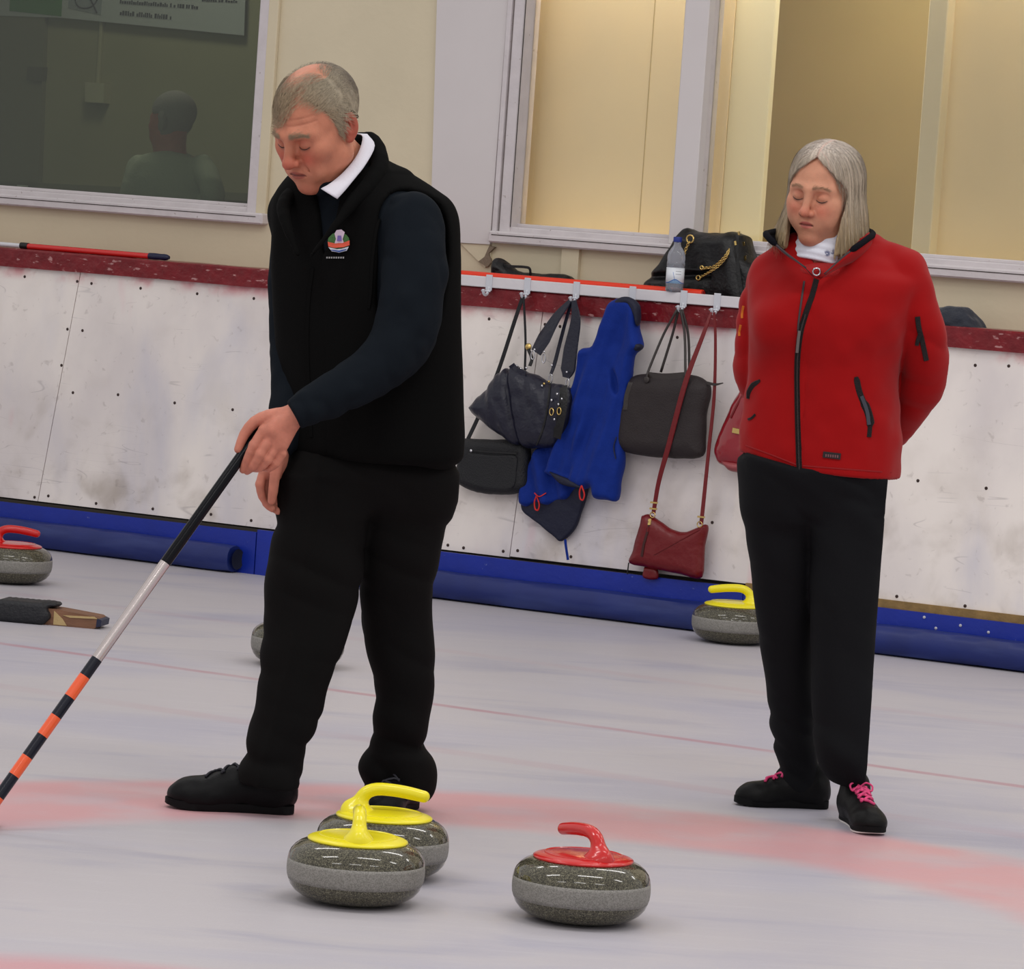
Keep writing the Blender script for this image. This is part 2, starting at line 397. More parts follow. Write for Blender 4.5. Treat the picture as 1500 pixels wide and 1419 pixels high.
def nodes(m): return m.node_tree.nodes, m.node_tree.links.new, m.node_tree.nodes['Principled BSDF']
# ice: pale lilac grey with scrubbed blue streaks, faded rings and the side line under the surface
M_ice = bpy.data.materials.new('curling_ice'); M_ice.use_nodes = True
N_, L_, B_ = nodes(M_ice)
def nn(t, **k):
    x = N_.new(t)
    for a, b in k.items(): setattr(x, a, b)
    return x
def mth(op, a, b=None, c=None):
    x = nn('ShaderNodeMath', operation=op)
    for i, v in enumerate((a, b, c)):
        if v is None: continue
        if isinstance(v, (int, float)): x.inputs[i].default_value = v
        else: L_(v, x.inputs[i])
    return x.outputs[0]
def mr_(v, a, b, c=0., d=1., sm=True):
    x = nn('ShaderNodeMapRange'); x.interpolation_type = 'SMOOTHSTEP' if sm else 'LINEAR'
    for i, q in enumerate((a, b, c, d)): x.inputs[i + 1].default_value = q
    L_(v, x.inputs[0]); return x.outputs[0]
def mixc(fac, a, b):
    x = nn('ShaderNodeMix', data_type='RGBA'); L_(fac, x.inputs[0])
    for i, v in ((6, a), (7, b)):
        if isinstance(v, tuple): x.inputs[i].default_value = v
        else: L_(v, x.inputs[i])
    return x.outputs[2]
tc = nn('ShaderNodeTexCoord'); sep = nn('ShaderNodeSeparateXYZ'); L_(tc.outputs['Object'], sep.inputs[0])
def noi(scale, detail=4, st=(1, 1, 1), rot=0, dist=0):
    mp = nn('ShaderNodeMapping'); mp.inputs['Scale'].default_value = st; mp.inputs['Rotation'].default_value = (0, 0, rot); L_(tc.outputs['Object'], mp.inputs['Vector'])
    x = nn('ShaderNodeTexNoise'); x.inputs['Scale'].default_value = scale; x.inputs['Detail'].default_value = detail; x.inputs['Distortion'].default_value = dist; L_(mp.outputs[0], x.inputs['Vector']); return x.outputs[0]
big = noi(1.1, 6, (.6, 1, 1), .3, .5); streak = noi(3.2, 6, (.35, 1.1, 1), .42, .8); fine = noi(26, 4, (.16, 1, 1), .3)
wob = mth('MULTIPLY', mth('SUBTRACT', noi(5, 3), .5), .08)
base = mixc(mr_(big, .42, .66), lin((208, 203, 208)), lin((196, 193, 206)))
base = mixc(mth('MULTIPLY', mr_(streak, .52, .72), .55), base, lin((178, 177, 196)))
base = mixc(mth('MULTIPLY', mr_(fine, .5, .75), .25), base, lin((220, 217, 221)))
def dist_(cx, cy):
    dx = mth('SUBTRACT', sep.outputs[0], cx); dy = mth('SUBTRACT', sep.outputs[1], cy)
    return mth('ADD', mth('SQRT', mth('ADD', mth('MULTIPLY', dx, dx), mth('MULTIPLY', dy, dy))), wob)
D = dist_(-.02, 8.8)
ring = mth('MULTIPLY', mr_(D, 1.22, 1.42), mr_(D, 1.82, 1.97, 1, 0))
ring = mth('MULTIPLY', ring, mr_(noi(4, 4), .25, .6, .45, .9))
base = mixc(ring, base, lin((228, 172, 176)))
D2 = dist_(-.75, 7.12)
ring2 = mth('MULTIPLY', mr_(D2, .86, 1.02, 1, 0), mr_(noi(5, 4), .25, .6, .5, .85))
base = mixc(ring2, base, lin((226, 168, 174)))
# side line parallel to the barrier, 2.6 m out, and a ghost line beyond
dd = mth('ADD', mth('MULTIPLY', mth('SUBTRACT', sep.outputs[0], float(G0[0])), float(N2[0])), mth('MULTIPLY', mth('SUBTRACT', sep.outputs[1], float(G0[1])), float(N2[1])))
dd = mth('ADD', dd, mth('MULTIPLY', wob, .35))
for dpos, wd, st in ((2.73, .035, .75), (1.45, .06, .16), (3.6, .07, .2)):
    a = mth('ABSOLUTE', mth('SUBTRACT', dd, dpos)); ln = mth('MULTIPLY', mr_(a, wd * .4, wd, 1, 0), st)
    base = mixc(mth('MULTIPLY', ln, mr_(noi(3, 4), .3, .6, .4, 1)), base, lin((196, 150, 162)))
_sc = nn('ShaderNodeVectorMath', operation='SCALE'); L_(base, _sc.inputs[0]); _sc.inputs['Scale'].default_value = .77; L_(_sc.outputs[0], B_.inputs['Base Color'])
rg = mr_(big, .3, .7, .38, .5); L_(rg, B_.inputs['Roughness']); B_.inputs['Specular IOR Level'].default_value = .3; B_.inputs['IOR'].default_value = 1.31
vor = nn('ShaderNodeTexNoise'); vor.inputs['Scale'].default_value = 90; L_(tc.outputs['Object'], vor.inputs['Vector'])
bp = nn('ShaderNodeBump'); bp.inputs['Strength'].default_value = .18; bp.inputs['Distance'].default_value = .004; L_(vor.outputs[0], bp.inputs['Height']); L_(bp.outputs[0], B_.inputs['Normal'])
# scuffed white barrier sheet
M_sheet = bpy.data.materials.new('scuffed_white_sheet'); M_sheet.use_nodes = True
N_, L_, B_ = nodes(M_sheet); tc = nn('ShaderNodeTexCoord'); sep = nn('ShaderNodeSeparateXYZ'); L_(tc.outputs['Object'], sep.inputs[0])
c = mixc(mr_(noi(2.2, 6, (1, 1, .6)), .35, .7), lin((242, 234, 228)), lin((220, 212, 211)))
low = mr_(sep.outputs[2], .75, .1, 0, 1)
c = mixc(mth('MULTIPLY', mr_(noi(5.5, 9, dist=.3), .46, .74), mth('ADD', mth('MULTIPLY', low, .55), .12)), c, lin((158, 144, 128)))
c = mixc(mth('MULTIPLY', mr_(noi(3.2, 6, (1, 1, .35), 0, .3), .5, .75), .4), c, lin((182, 184, 206)))
c = mixc(mth('MULTIPLY', mr_(noi(5.5, 2, (1, 1, .25)), .66, .74), .4), c, lin((226, 170, 180)))
c = mixc(mth('MULTIPLY', mr_(noi(30, 6, (1, 1, 1), 0, .6), .62, .74), .24), c, lin((120, 104, 94)))
for sx, ss, off in ((2.2, 22, 3.1), (7, 9, .7)):
    sn = noi(ss, 1, (.12, .12, 1), 0, .5); a = mth('ABSOLUTE', mth('SUBTRACT', sn, .5)); msk = mr_(noi(sx, 2), .55, .62)
    c = mixc(mth('MULTIPLY', mth('MULTIPLY', mr_(a, .0, .006, 1, 0), msk), .28), c, lin((120, 112, 116)))
# red scuffs just under the capping rail
c = mixc(mth('MULTIPLY', mth('MULTIPLY', mr_(sep.outputs[2], 1.02, 1.075), mr_(noi(5, 5), .45, .62)), .75), c, lin((200, 90, 105)))
L_(c, B_.inputs['Base Color']); B_.inputs['Roughness'].default_value = .42; B_.inputs['Specular IOR Level'].default_value = .35
bp = nn('ShaderNodeBump'); bp.inputs['Strength'].default_value = .15; bp.inputs['Distance'].default_value = .01; L_(noi(7, 5), bp.inputs['Height']); L_(bp.outputs[0], B_.inputs['Normal'])
# glass
def glass_mat(name, tint, f0=.04, rough=.02, refl=1.):
    m = bpy.data.materials.new(name); m.use_nodes = True; nt = m.node_tree; nt.nodes.remove(nt.nodes['Principled BSDF']); out = nt.nodes['Material Output']
    tr = nt.nodes.new('ShaderNodeBsdfTransparent'); tr.inputs[0].default_value = lin(tint); gl = nt.nodes.new('ShaderNodeBsdfGlossy'); gl.inputs['Roughness'].default_value = rough
    gl.inputs[0].default_value = (refl, refl, refl, 1)
    fr = nt.nodes.new('ShaderNodeFresnel'); fr.inputs[0].default_value = 1.45; mx = nt.nodes.new('ShaderNodeMixShader')
    nt.links.new(fr.outputs[0], mx.inputs[0]); nt.links.new(tr.outputs[0], mx.inputs[1]); nt.links.new(gl.outputs[0], mx.inputs[2]); nt.links.new(mx.outputs[0], out.inputs[0]); return m
M_glass = glass_mat('window_glass', (248, 248, 246)); M_glassd = glass_mat('tinted_window_glass', (205, 212, 205))
# ---------------------------------------------------------------- floor
mk('floor', [(-14, -3, 0), (14, -3, 0), (14, 26, 0), (-14, 26, 0)], [(0, 1, 2, 3)], M_ice, loc=(0, 0, 0), smooth=False, kind='structure')
# ---------------------------------------------------------------- back wall with its window openings
DW = -.45                                    # wall face
S0, S1, ZT = -5.0, 9.0, 4.6
w1 = (-2.6, .80, 1.345, 2.75); w2 = (1.90, 4.75, 1.345, 2.75)
wb = MB()
def wbox(mb, s0, s1, d0, d1, z0, z1, bev=0): return mb.box((s0, d0, z0), (s1, d1, z1), wallM, bev)
wbox(wb, S0, S1, DW - .12, DW, 0, w1[2]); wbox(wb, S0, S1, DW - .12, DW, w1[3], ZT)
wbox(wb, S0, w1[0], DW - .12, DW, w1[2], w1[3]); wbox(wb, w1[1], w2[0], DW - .12, DW, w1[2], w1[3]); wbox(wb, w2[1], S1, DW - .12, DW, w1[2], w1[3])
wall_back = wb.build('wall_back', M_cream, smooth=False, kind='structure')
# torn edge of the cream lining beside the hanging board
c0 = WP(695, 362, DW)[0]
def pzone(pix, d): return [WP(x, y, d) for x, y in pix]
def plate(name, pix, d, th, m, parent=None, **k):
    P = pzone(pix, d); mb = MB(); mb.prism(P, lambda p: W(p[0], d, p[1]), lambda p: W(p[0], d + th, p[1])); return mb.build(name, m, parent, smooth=False, **k)
# large pale board fixed over the wall
plate('wall_panel', [(645.5, -60), (633.5, 353), (721, 358), (752, -60)], DW, .018, M_board, kind='structure')
plate('trim_1', [(828, 352), (824, 412), (849, 414), (853, 355)], DW, .02, M_cream, kind='structure')
tl = plate('trim_2', [(676, 356), (700, 380), (712, 392), (722, 384), (719, 358)], DW, .010, M_cream, kind='structure')
plate('splinter', [(703, 383), (716, 391), (722, 384), (718, 371), (727, 362), (719, 360), (712, 376)], DW + .006, .012, mat('torn_board', (128, 112, 96), .9, bump=.4, bscale=80), tl)
plate('crack', [(645.5, -60), (633.5, 355), (631.7, 355), (643.7, -60)], DW, .003, M_crack, wall_back)
# window 1: dim room behind tinted glass
def window(name, s0, s1, z0, z1, glass, jl=None, jr=None, d=DW, sillz=1.315, extra=None):
    r = empty(name, W((s0 + s1) / 2, d, z0), kind='structure')
    f = MB(); fw = .055
    wbox(f, s0 - .005, s0 + fw * .75, d - .10, d + .02, z0, z1, .004); wbox(f, s1 - fw * .75, s1 + .005, d - .10, d + .02, z0, z1, .004)
    wbox(f, s0 + .02, s1 - .02, d - .10, d + .012, z0, z0 + .032, .004); wbox(f, s0, s1, d - .10, d + .02, z1 - .05, z1, .004)
    fr = f.build('frame', M_white, r, smooth=False)
    g = MB(); wbox(g, s0 + .03, s1 - .03, d - .062, d - .056, z0 + .02, z1 - .03); g.build('pane', glass, r, smooth=False)
    b = MB(); wbox(b, s0 + .038, s1 - .038, d - .056, d - .035, z0 + .03, z0 + .045, .003); b.build('glazing_bead', M_white, r, smooth=False)
    s = MB(); wbox(s, s0 - .035, s1 + .05, d - .02, d + .045, sillz - .002, z0 + .012, .006); s.build('sill', M_white, r, smooth=False)
    k = MB(); wbox(k, s0 - .02, s1 + .02, d + .0445, d + .0465, z0 - .004, z0 - .001); k.build('joint_line', M_crack, r, smooth=False)
    return r
win1 = window('window_1', w1[0], w1[1], w1[2], w1[3], M_glassd)
jb = MB(); wbox(jb, w1[1] + .0, w1[1] + .045, DW, DW + .02, w1[2], w1[3], .003); jb.build('architrave', M_cream, win1, smooth=False)
win2 = window('window_2', w2[0], 2.665, w2[2], w2[3], M_glass)
win3 = window('window_3', 2.675, w2[1], w2[2], w2[3], M_glass)
for px0, w_ in ((2.62, .10),):
    mb = MB(); wbox(mb, px0, px0 + w_, DW - .02, DW + .03, w2[2] + .01, w2[3], .004); mb.build('mullion', M_board, win2, smooth=False)
mb = MB(); wbox(mb, 1.868, 1.888, DW, DW + .028, w2[2] - .01, w2[3], .004); mb.build('architrave', M_white, win2, smooth=False)
mb = MB(); wbox(mb, 1.9435, 1.9465, DW + .0195, DW + .0215, w2[2] + .03, w2[3]); mb.build('joint_line', M_crack, win2, smooth=False)
# lit partitions seen through windows 2 and 3
iw = MB(); wbox(iw, 1.80, 2.69, -.72, -.68, 1.0, 3.0); iw.build('wall_partition_centre', M_warm, smooth=False, kind='structure')
iw = MB(); wbox(iw, 2.352, 2.356, -.6805, -.679, 1.2, 2.42); iw.build('trim_3', mat('partition_seam', (196, 172, 120), .8), smooth=False, kind='structure')  # thin darker strip along the partition's vertical seam
iw = MB(); wbox(iw, 2.69, 2.855, -.72, -.685, 1.0, 3.0, .004); iw.build('trim_4', mat('pale_post', (252, 242, 204), .5), smooth=False, kind='structure')
iw = MB(); wbox(iw, 1.6, 4.6, -1.62, -1.58, 1.0, 3.0); iw.build('wall_alcove', M_tan, smooth=False, kind='structure')
iw = MB(); wbox(iw, 3.50, 3.575, -.70, -.62, 1.0, 3.0, .004); iw.build('trim_5', mat('cream_post', (226, 214, 180), .5, var=.02), smooth=False, kind='structure')
iw = MB(); wbox(iw, 3.575, 5.0, -.72, -.68, 1.0, 3.0); p = iw.build('wall_partition_right', mat('biscuit_partition', (236, 216, 172), .6, var=.03, vscale=3), smooth=False, kind='structure')
iw = MB(); wbox(iw, 1.7, 5.1, -1.66, -.57, 2.96, 3.0); iw.build('ceiling', M_cream, smooth=False, kind='structure')
iw = MB(); wbox(iw, 1.7, 5.1, -1.66, -.57, .96, 1.0); iw.build('wall_alcove_floor', M_tan, smooth=False, kind='structure')
def warea(name, s, d, z, size, power, col, rx=0):
    p = W(s, d, z); o = area(name, p, size, power, col); o.rotation_euler = (rx, 0, math.atan2(T2[1], T2[0])); return o
warea('partition_strip_light', 2.30, -.57, 2.9, (.8, .04), 22, (1, .93, .84)); warea('partition_strip_light', 3.55, -.57, 2.9, (1.6, .04), 25, (1, .93, .82)); warea('partition_fill_light', 2.30, -.59, 1.03, (.8, .05), 1.8, (1, .93, .78), math.pi); warea('partition_fill_light', 3.6, -.59, 1.03, (1.4, .05), 2, (1, .93, .76), math.pi); warea('alcove_lamp', 3.2, -1.1, 2.9, (.5, .5), 6, (1, .95, .74))  # the two upward lights are added fill to brighten the lower partitions
# dim room behind window 1
iw = MB(); wbox(iw, -4, 1.3, -2.44, -2.4, .2, 3.6); rb = iw.build('wall_room', M_dim, smooth=False, kind='structure')
iw = MB(); wbox(iw, 1.26, 1.3, -2.44, -.57, .2, 3.6); wbox(iw, -4, -3.96, -2.44, -.57, .2, 3.6); wbox(iw, -4, 1.3, -2.44, -.57, 3.56, 3.6); wbox(iw, -4, 1.3, -2.44, -.57, .16, .2); iw.build('wall_room_side', M_dim, smooth=False, kind='structure')
def rplate(name, pix, d, th, m, par=rb, **k): return plate(name, pix, d, th, m, par, **k)
rplate('door_leaf', [(-60, -60), (-60, 330), (60, 330), (74, -60)], -2.4, .03, M_dimdark)
rplate('dado_rail', [(-60, 262), (-60, 268), (380, 296), (380, 284)], -2.4, .03, M_dimdark)
tr_ = MB(); p1 = WP(152, 26, -2.4); p2 = WP(151, 122, -2.4); wbox(tr_, p1[0] - .008, p1[0] + .008, -2.4, -2.38, p2[1], p1[1], .002); tr_.build('cable_trunking', mat('grey_trunk', (178, 172, 138), .6), rb, smooth=False)
rplate('socket_box', [(134, 121), (134, 150), (161, 152), (162, 123)], -2.4, .05, mat('grey_trunk2', (184, 178, 146), .6))
rplate('switch_box', [(48, 98), (46, 118), (68, 120), (70, 99)], -2.4, .04, mat('switch_dark', (104, 100, 80), .6))
warea('room_fill_light', -.6, -1.4, 3.4, (.5, .5), 15, (1, .93, .85))  # added fill light, the room itself is unlit
# ---------------------------------------------------------------- rink barrier
bar = empty('rink_barrier', W(2, -.2, 0), 'white scuffed rink barrier with maroon capping rail and blue kick board', 'barrier')
def dface(z): return -.115 - .05 * np.clip((np.asarray(z) - .17) / .9, 0, 1)
seams = [(-4.5, -4.5), (-2.25, -2.35), (.184, .083), (2.262, 2.222), (4.72, 4.70), (7.2, 7.2)]
PZ0, PZ1 = .176, 1.085
for (a1, a0), (b1, b0) in zip(seams[:-1], seams[1:]):
    g = .0018; zb = PZ0 + (.004 if a0 > 2 else 0) ; P = [(a0 + g, zb), (b0 - g, zb + (.006 if a0 < 3 and a0 > 2 else 0)), (b1 - g, PZ1), (a1 + g, PZ1)]
    mb = MB(); mb.prism(P, lambda p: W(p[0], float(dface(p[1])), p[1]), lambda p: W(p[0], float(dface(p[1])) - .014, p[1])); o = mb.build('panel', M_sheet, bar, smooth=False)
    # move the origin of each sheet so that its scuffs differ but heights stay true
mb = MB(); wbox(mb, -4.5, 9, -.24, -.19, .0, 1.08); mb.build('core', mat('barrier_core', (90, 84, 78), .9), bar, smooth=False)
def wavybar(name, s0, s1, dz, m, n=90, jit=.003, parent=bar):
    """long painted timber with slightly uneven edges. dz: outline in (d,z)"""
    V = []; k = len(dz); rnd = np.random.RandomState(len(name)); ss = np.linspace(s0, s1, n)
    for i, s in enumerate(ss):
        for d, z in dz: V.append(W(s, d + rnd.uniform(-jit, jit) * .6, z + rnd.uniform(-jit, jit)))
    Fc = [(i * k + j, i * k + (j + 1) % k, (i + 1) * k + (j + 1) % k, (i + 1) * k + j) for i in range(n - 1) for j in range(k)] + [tuple(range(k)), tuple((n - 1) * k + j for j in range(k))]
    return mk(name, V, Fc, m, parent, smooth=False)
wavybar('capping_rail', -4.5, 9, [(-.145, 1.078), (-.14, 1.144), (-.146, 1.15), (-.30, 1.15), (-.30, 1.078)], M_maroon, jit=.0016)
wavybar('ledge_board', -4.5, 9, [(-.295, 1.10), (-.295, 1.146), (DW, 1.146), (DW, 1.10)], M_maroon, jit=.0005)
mb = MB(); wbox(mb, -4.5, 1.13, -.10, -.085, 0, .160); mb.build('kick_board', M_kick, bar, smooth=False)
for a, b, kz in ((1.135, 3.20, .170), (3.203, 5.7, .158), (5.703, 9, .156)):
    mb = MB(); wbox(mb, a, b, -.10, -.085, 0, kz); mb.build('kick_board', M_kick, bar, smooth=False)
mb = MB(); wbox(mb, 3.2, 9, -.12, -.102, .15, .186); mb.build('lath', M_lath, bar, smooth=False)
mb = MB(); wbox(mb, -4.5, 9, -.13, -.118, .10, .17); mb.build('bottom_gap', M_crack, bar, smooth=False)
sp = [(30, 405), (107, 412), (128, 415), (200, 422), (283, 430), (366, 437), (95, 482), (117, 484), (88, 535), (106, 575), (145, 737), (228, 745), (313, 753), (372, 762), (55, 728), (75, 726), (172, 578), (255, 590), (340, 600), (711, 467), (793, 475), (815, 478), (987, 494), (741, 807), (762, 806), (840, 815), (683, 802), (677, 634), (1344, 704), (1444, 715), (1317, 873), (1417, 887), (1045, 765), (1424, 535), (1473, 536), (1330, 530), (660, 798)]
for nm, L, m, rr in (('screw_heads', sp, M_screw, .006), ('pale_screw_heads', [(1354, 904), (1371, 920), (1407, 916), (1448, 926)], M_screww, .0055)):
    mb = MB()
    for x, y in L:
        dp = -.085 if m is M_screww else -.135; s, z = WP(x, y, dp); d0 = dp if m is M_screww else float(dface(z))
        mb.lathe([(rr, -.002), (rr, .0015), (rr * .6, .003), (0, .003)], W(s, d0, z), 8, lambda V: np.c_[V[:, 0] * T2[0] + V[:, 2] * N2[0], V[:, 0] * T2[1] + V[:, 2] * N2[1], V[:, 1]])
    mb.build(nm, m, bar, kind='stuff')
# padded bumper rolls lying at the foot of the barrier
def bumper(s0, s1, label, hole=None):
    V = []; n = 14; ss = np.arange(s0, s1 + .001, .06); r = .052
    for i, s in enumerate(ss):
        e = 1 - .10 * max(0, 1 - (s - s0) / .05) - .10 * max(0, 1 - (s1 - s) / .05)
        for k in range(n):
            a = 2 * math.pi * k / n; rr = r * e * (1 + .02 * math.sin(s * 9 + k) + .015 * math.sin(s * 23 + k * 2))
            sq = 1 / max(abs(math.cos(a)), abs(math.sin(a))) ** .35
            V.append(W(s, -.0525 + (rr * math.cos(a) * sq if -.0525 + rr * math.cos(a) * sq < .0 else min(rr * math.cos(a) * sq, .0525)), max(.001, .053 + rr * math.sin(a) * sq)))
    m = len(ss); Fc = [(i * n + k, i * n + (k + 1) % n, (i + 1) * n + (k + 1) % n, (i + 1) * n + k) for i in range(m - 1) for k in range(n)] + [tuple(range(n)), tuple((m - 1) * n + k for k in range(n))]
    V = np.array(V); r_ = empty('bumper_roll', W((s0 + s1) / 2, -.05, 0), label, 'bumper', 'blue bumper rolls along the barrier'); o = mk('cover', V, Fc, M_bump, r_, smooth='auto')
    return r_
bumper(-4.4, 1.075, 'blue vinyl bumper roll on the ice left of the man, its end open')
b2 = bumper(1.62, 7.0, 'blue vinyl bumper roll on the ice below the hanging bags')
e1 = MB(); q = [W(1.077, -.0525 + .042 * math.cos(a), .053 + .040 * math.sin(a)) for a in np.linspace(0, 6.283, 12, endpoint=False)]; e1.add(q + [W(1.060, -.0525, .053)], [(i, (i + 1) % 12, 12) for i in range(12)])
e1.build('end_opening', mat('dark_foam', (20, 24, 44), .9), [o for o in COL.objects if o.name == 'bumper_roll'][0])
# ---------------------------------------------------------------- curling stones
def granite():
    m = bpy.data.materials.new('polished_granite'); m.use_nodes = True
    global N_, L_, B_, tc
    N_, L_, B_ = nodes(m); tc = nn('ShaderNodeTexCoord')
    v = nn('ShaderNodeTexVoronoi'); v.inputs['Scale'].default_value = 520; L_(tc.outputs['Object'], v.inputs['Vector'])
    sp_ = nn('ShaderNodeSeparateColor'); L_(v.outputs['Color'], sp_.inputs[0])
    c = mixc(mr_(sp_.outputs[0], .1, .9), lin((58, 55, 44)), lin((92, 88, 72)))
    c = mixc(mr_(sp_.outputs[1], .86, .92), c, lin((120, 117, 98))); c = mixc(mr_(sp_.outputs[2], .8, .86), c, lin((42, 41, 34)))
    L_(c, B_.inputs['Base Color']); B_.inputs['Roughness'].default_value = .09; B_.inputs['Specular IOR Level'].default_value = .5; return m, v, c
M_gran = granite()[0]
m = bpy.data.materials.new('matt_striking_band'); m.use_nodes = True; N_, L_, B_ = nodes(m); tc = nn('ShaderNodeTexCoord')
v = nn('ShaderNodeTexVoronoi'); v.inputs['Scale'].default_value = 520; L_(tc.outputs['Object'], v.inputs['Vector']); sp_ = nn('ShaderNodeSeparateColor'); L_(v.outputs['Color'], sp_.inputs[0])
c = mixc(mr_(sp_.outputs[0], .1, .9), lin((112, 110, 104)), lin((140, 137, 132))); L_(c, B_.inputs['Base Color']); B_.inputs['Roughness'].default_value = .55; M_band = m
M_yel = mat('yellow_plastic', (236, 222, 20), .3, coat=.25); M_red = mat('red_plastic', (196, 18, 18), .25, coat=.4)
M_bolt = mat('chrome', (220, 220, 220), .12, 1)
def stone(name, M_h):
    r = empty(name, (0, 0, 0))
    top = [(.1440, .0890), (.1425, .0965), (.1385, .1060), (.131, .1150), (.121, .1225), (.109, .1280), (.100, .1305), (0, .1305)]
    low = [(0, .003), (.058, .003), (.060, 0), (.066, 0), (.070, .0025), (.092, .0055), (.112, .0125), (.127, .0225), (.1365, .0340), (.1410, .0455)]
    band = [(.1410, .0455), (.1438, .054), (.1450, .064), (.1452, .072), (.1447, .081), (.1440, .0890)]
    mb = MB(); mb.lathe(low, n=72); mb.build('body_underside', M_gran, r, smooth='auto')
    mb = MB(); mb.lathe(band, n=72); mb.build('striking_band', M_band, r)
    mb = MB(); mb.lathe(top, n=72); mb.build('body_top', M_gran, r, smooth='auto')
    mb = MB(); mb.lathe([(0, .129), (.104, .129), (.1055, .1312), (.105, .1338), (.100, .1365), (.085, .1405), (.06, .1435), (.03, .1450), (0, .1453)], n=64); d = mb.build('disc', M_h, r)
    mb = MB(); mb.lathe([(.079, .1408), (.080, .1424), (.082, .1424), (.083, .1402)], n=64); mb.build('ridge', M_h, d)
    # gooseneck handle grown from a distance field: flared foot, stem, grip with rounded end
    def f(P):
        w = P * [1, 1, 1.0]
        d1 = chain(w, [(-.062, 0, .132), (-.058, 0, .158), (-.044, 0, .180), (-.020, 0, .190), (.015, 0, .190), (.050, 0, .186), (.083, 0, .180)], [.0200, .0150, .0145, .0140, .0138, .0138, .0130])
        e = ell(P, (-.056, 0, .137), (.036, .030, .013)); q = ell(P, (-.074, 0, .145), (.018, .012, .018))
        return smin(smin(d1, e, .03), q, .014)
    h = sdf('handle', f, (-.11, -.04, .12), (.11, .04, .225), .0026, M_h, r)
    mb = MB(); mb.lathe([(.006, 0), (.006, .003), (.003, .004), (0, .004)], n=12, M=lambda V: np.c_[V[:, 0] - .078, V[:, 1], V[:, 2]]); 
    b = mk('bolt', [(-.0905 - v[2], v[0] + .078, .1455 + v[1]) for v in mb.V], mb.F, M_bolt, h)
    return r
def put(r, px, py, ang, label, group=None, shift=(0, 0)):
    p = gnd(px, py); r.location = (p[0] + shift[0], p[1] + shift[1], 0); r.rotation_euler = (0, 0, ang); tag(r, label, 'curling stone', group); return r
y0 = stone('curling_stone', M_yel); r0_ = stone('curling_stone', M_red)
put(y0, 518, 1321, R_(93), 'yellow-handled stone in front, overlapping the other yellow one, grip pointing away')
put(copy_tree(y0), 557, 1283, R_(3), 'yellow-handled stone half hidden behind the front yellow one, grip pointing right')
put(r0_, 848, 1348, R_(122), 'red-handled granite stone alone on the ice at front right')
put(copy_tree(r0_), 15, 853, R_(0), 'red-handled stone cut by the left frame edge near the foot block')
q = put(copy_tree(y0), 1072, 941, R_(176), 'yellow-handled stone by the blue bumper, half behind the woman\'s leg')
put(copy_tree(y0), 434, 975, R_(60), 'yellow-handled stone mostly hidden behind the man\'s left trouser leg')
# ---------------------------------------------------------------- foot block (hack) lying on the ice, left
M_wood = mat('worn_plywood', (120, 84, 62), .6, bump=.3, bscale=40, var=.25, vscale=25, stretch=(.3, 2, 2)); M_tanw = mat('bare_ply_edge', (186, 160, 112), .6, bump=.2, bscale=90)
M_rub = mat('black_rubber', (26, 27, 32), .55, bump=.4, bscale=120)
hb = empty('foot_block', gnd(50, 905), 'wooden foot block with black rubber wrap on the ice at far left', 'hack')
Hc = gnd(60, 912); hu = np.array([.985, -.17, 0]); hv = np.array([.17, .985, 0])
def hk(V): V = np.asarray(V, float); return Hc + V[:, :1] * hu + V[:, 1:2] * hv + V[:, 2:] * np.array([0, 0, 1.])
hkp = lambda p, y: hk([(p[0], y, p[1])])[0]
mb = MB(); o = [(-.34, .0), (-.34, .062), (-.1, .06), (.07, .052), (.195, .040), (.212, .030), (.208, .012), (.19, .0)]
mb.prism(o, lambda p: hkp(p, -.045), lambda p: hkp(p, .05)); mb.build('board', M_wood, hb, smooth=False)
mb = MB(); mb.prism([(.055, .003), (.055, .048), (.085, .024), (.10, .003)], lambda p: hkp(p, -.0475), lambda p: hkp(p, -.044)); mb.prism([(.085, .036), (.19, .040), (.203, .034), (.11, .030)], lambda p: hkp(p, -.0475), lambda p: hkp(p, -.044)); mb.build('bare_edge', M_tanw, hb, smooth=False)
def f(P):
    q = (P - Hc) @ np.stack([hu, hv, [0, 0, 1]], 1)
    a = box_(q, (-.055, -.005, .035), (.085, .068, .036), .016); b = box_(q, (-.055, -.03, .03), (.10, .035, .012), .01)
    rid = .0007 * np.sin(q[:, 0] * 320); c_ = ell(q, (.035, -.005, .066), (.032, .05, .010))
    return smin(smin(a, b, .02), c_, .012) + rid * (q[:, 2] > .03)
sdf('rubber_wrap', f, Hc - [.24, .16, .01], Hc + [.2, .16, .12], .006, M_rub, hb)
mb = MB(); mb.prism([(.198, .006), (.2, .036), (.216, .03), (.214, .010)], lambda p: hkp(p, -.047), lambda p: hkp(p, .051)); mb.build('end_cap', mat('navy_tape', (30, 34, 60), .5), hb, smooth=False)
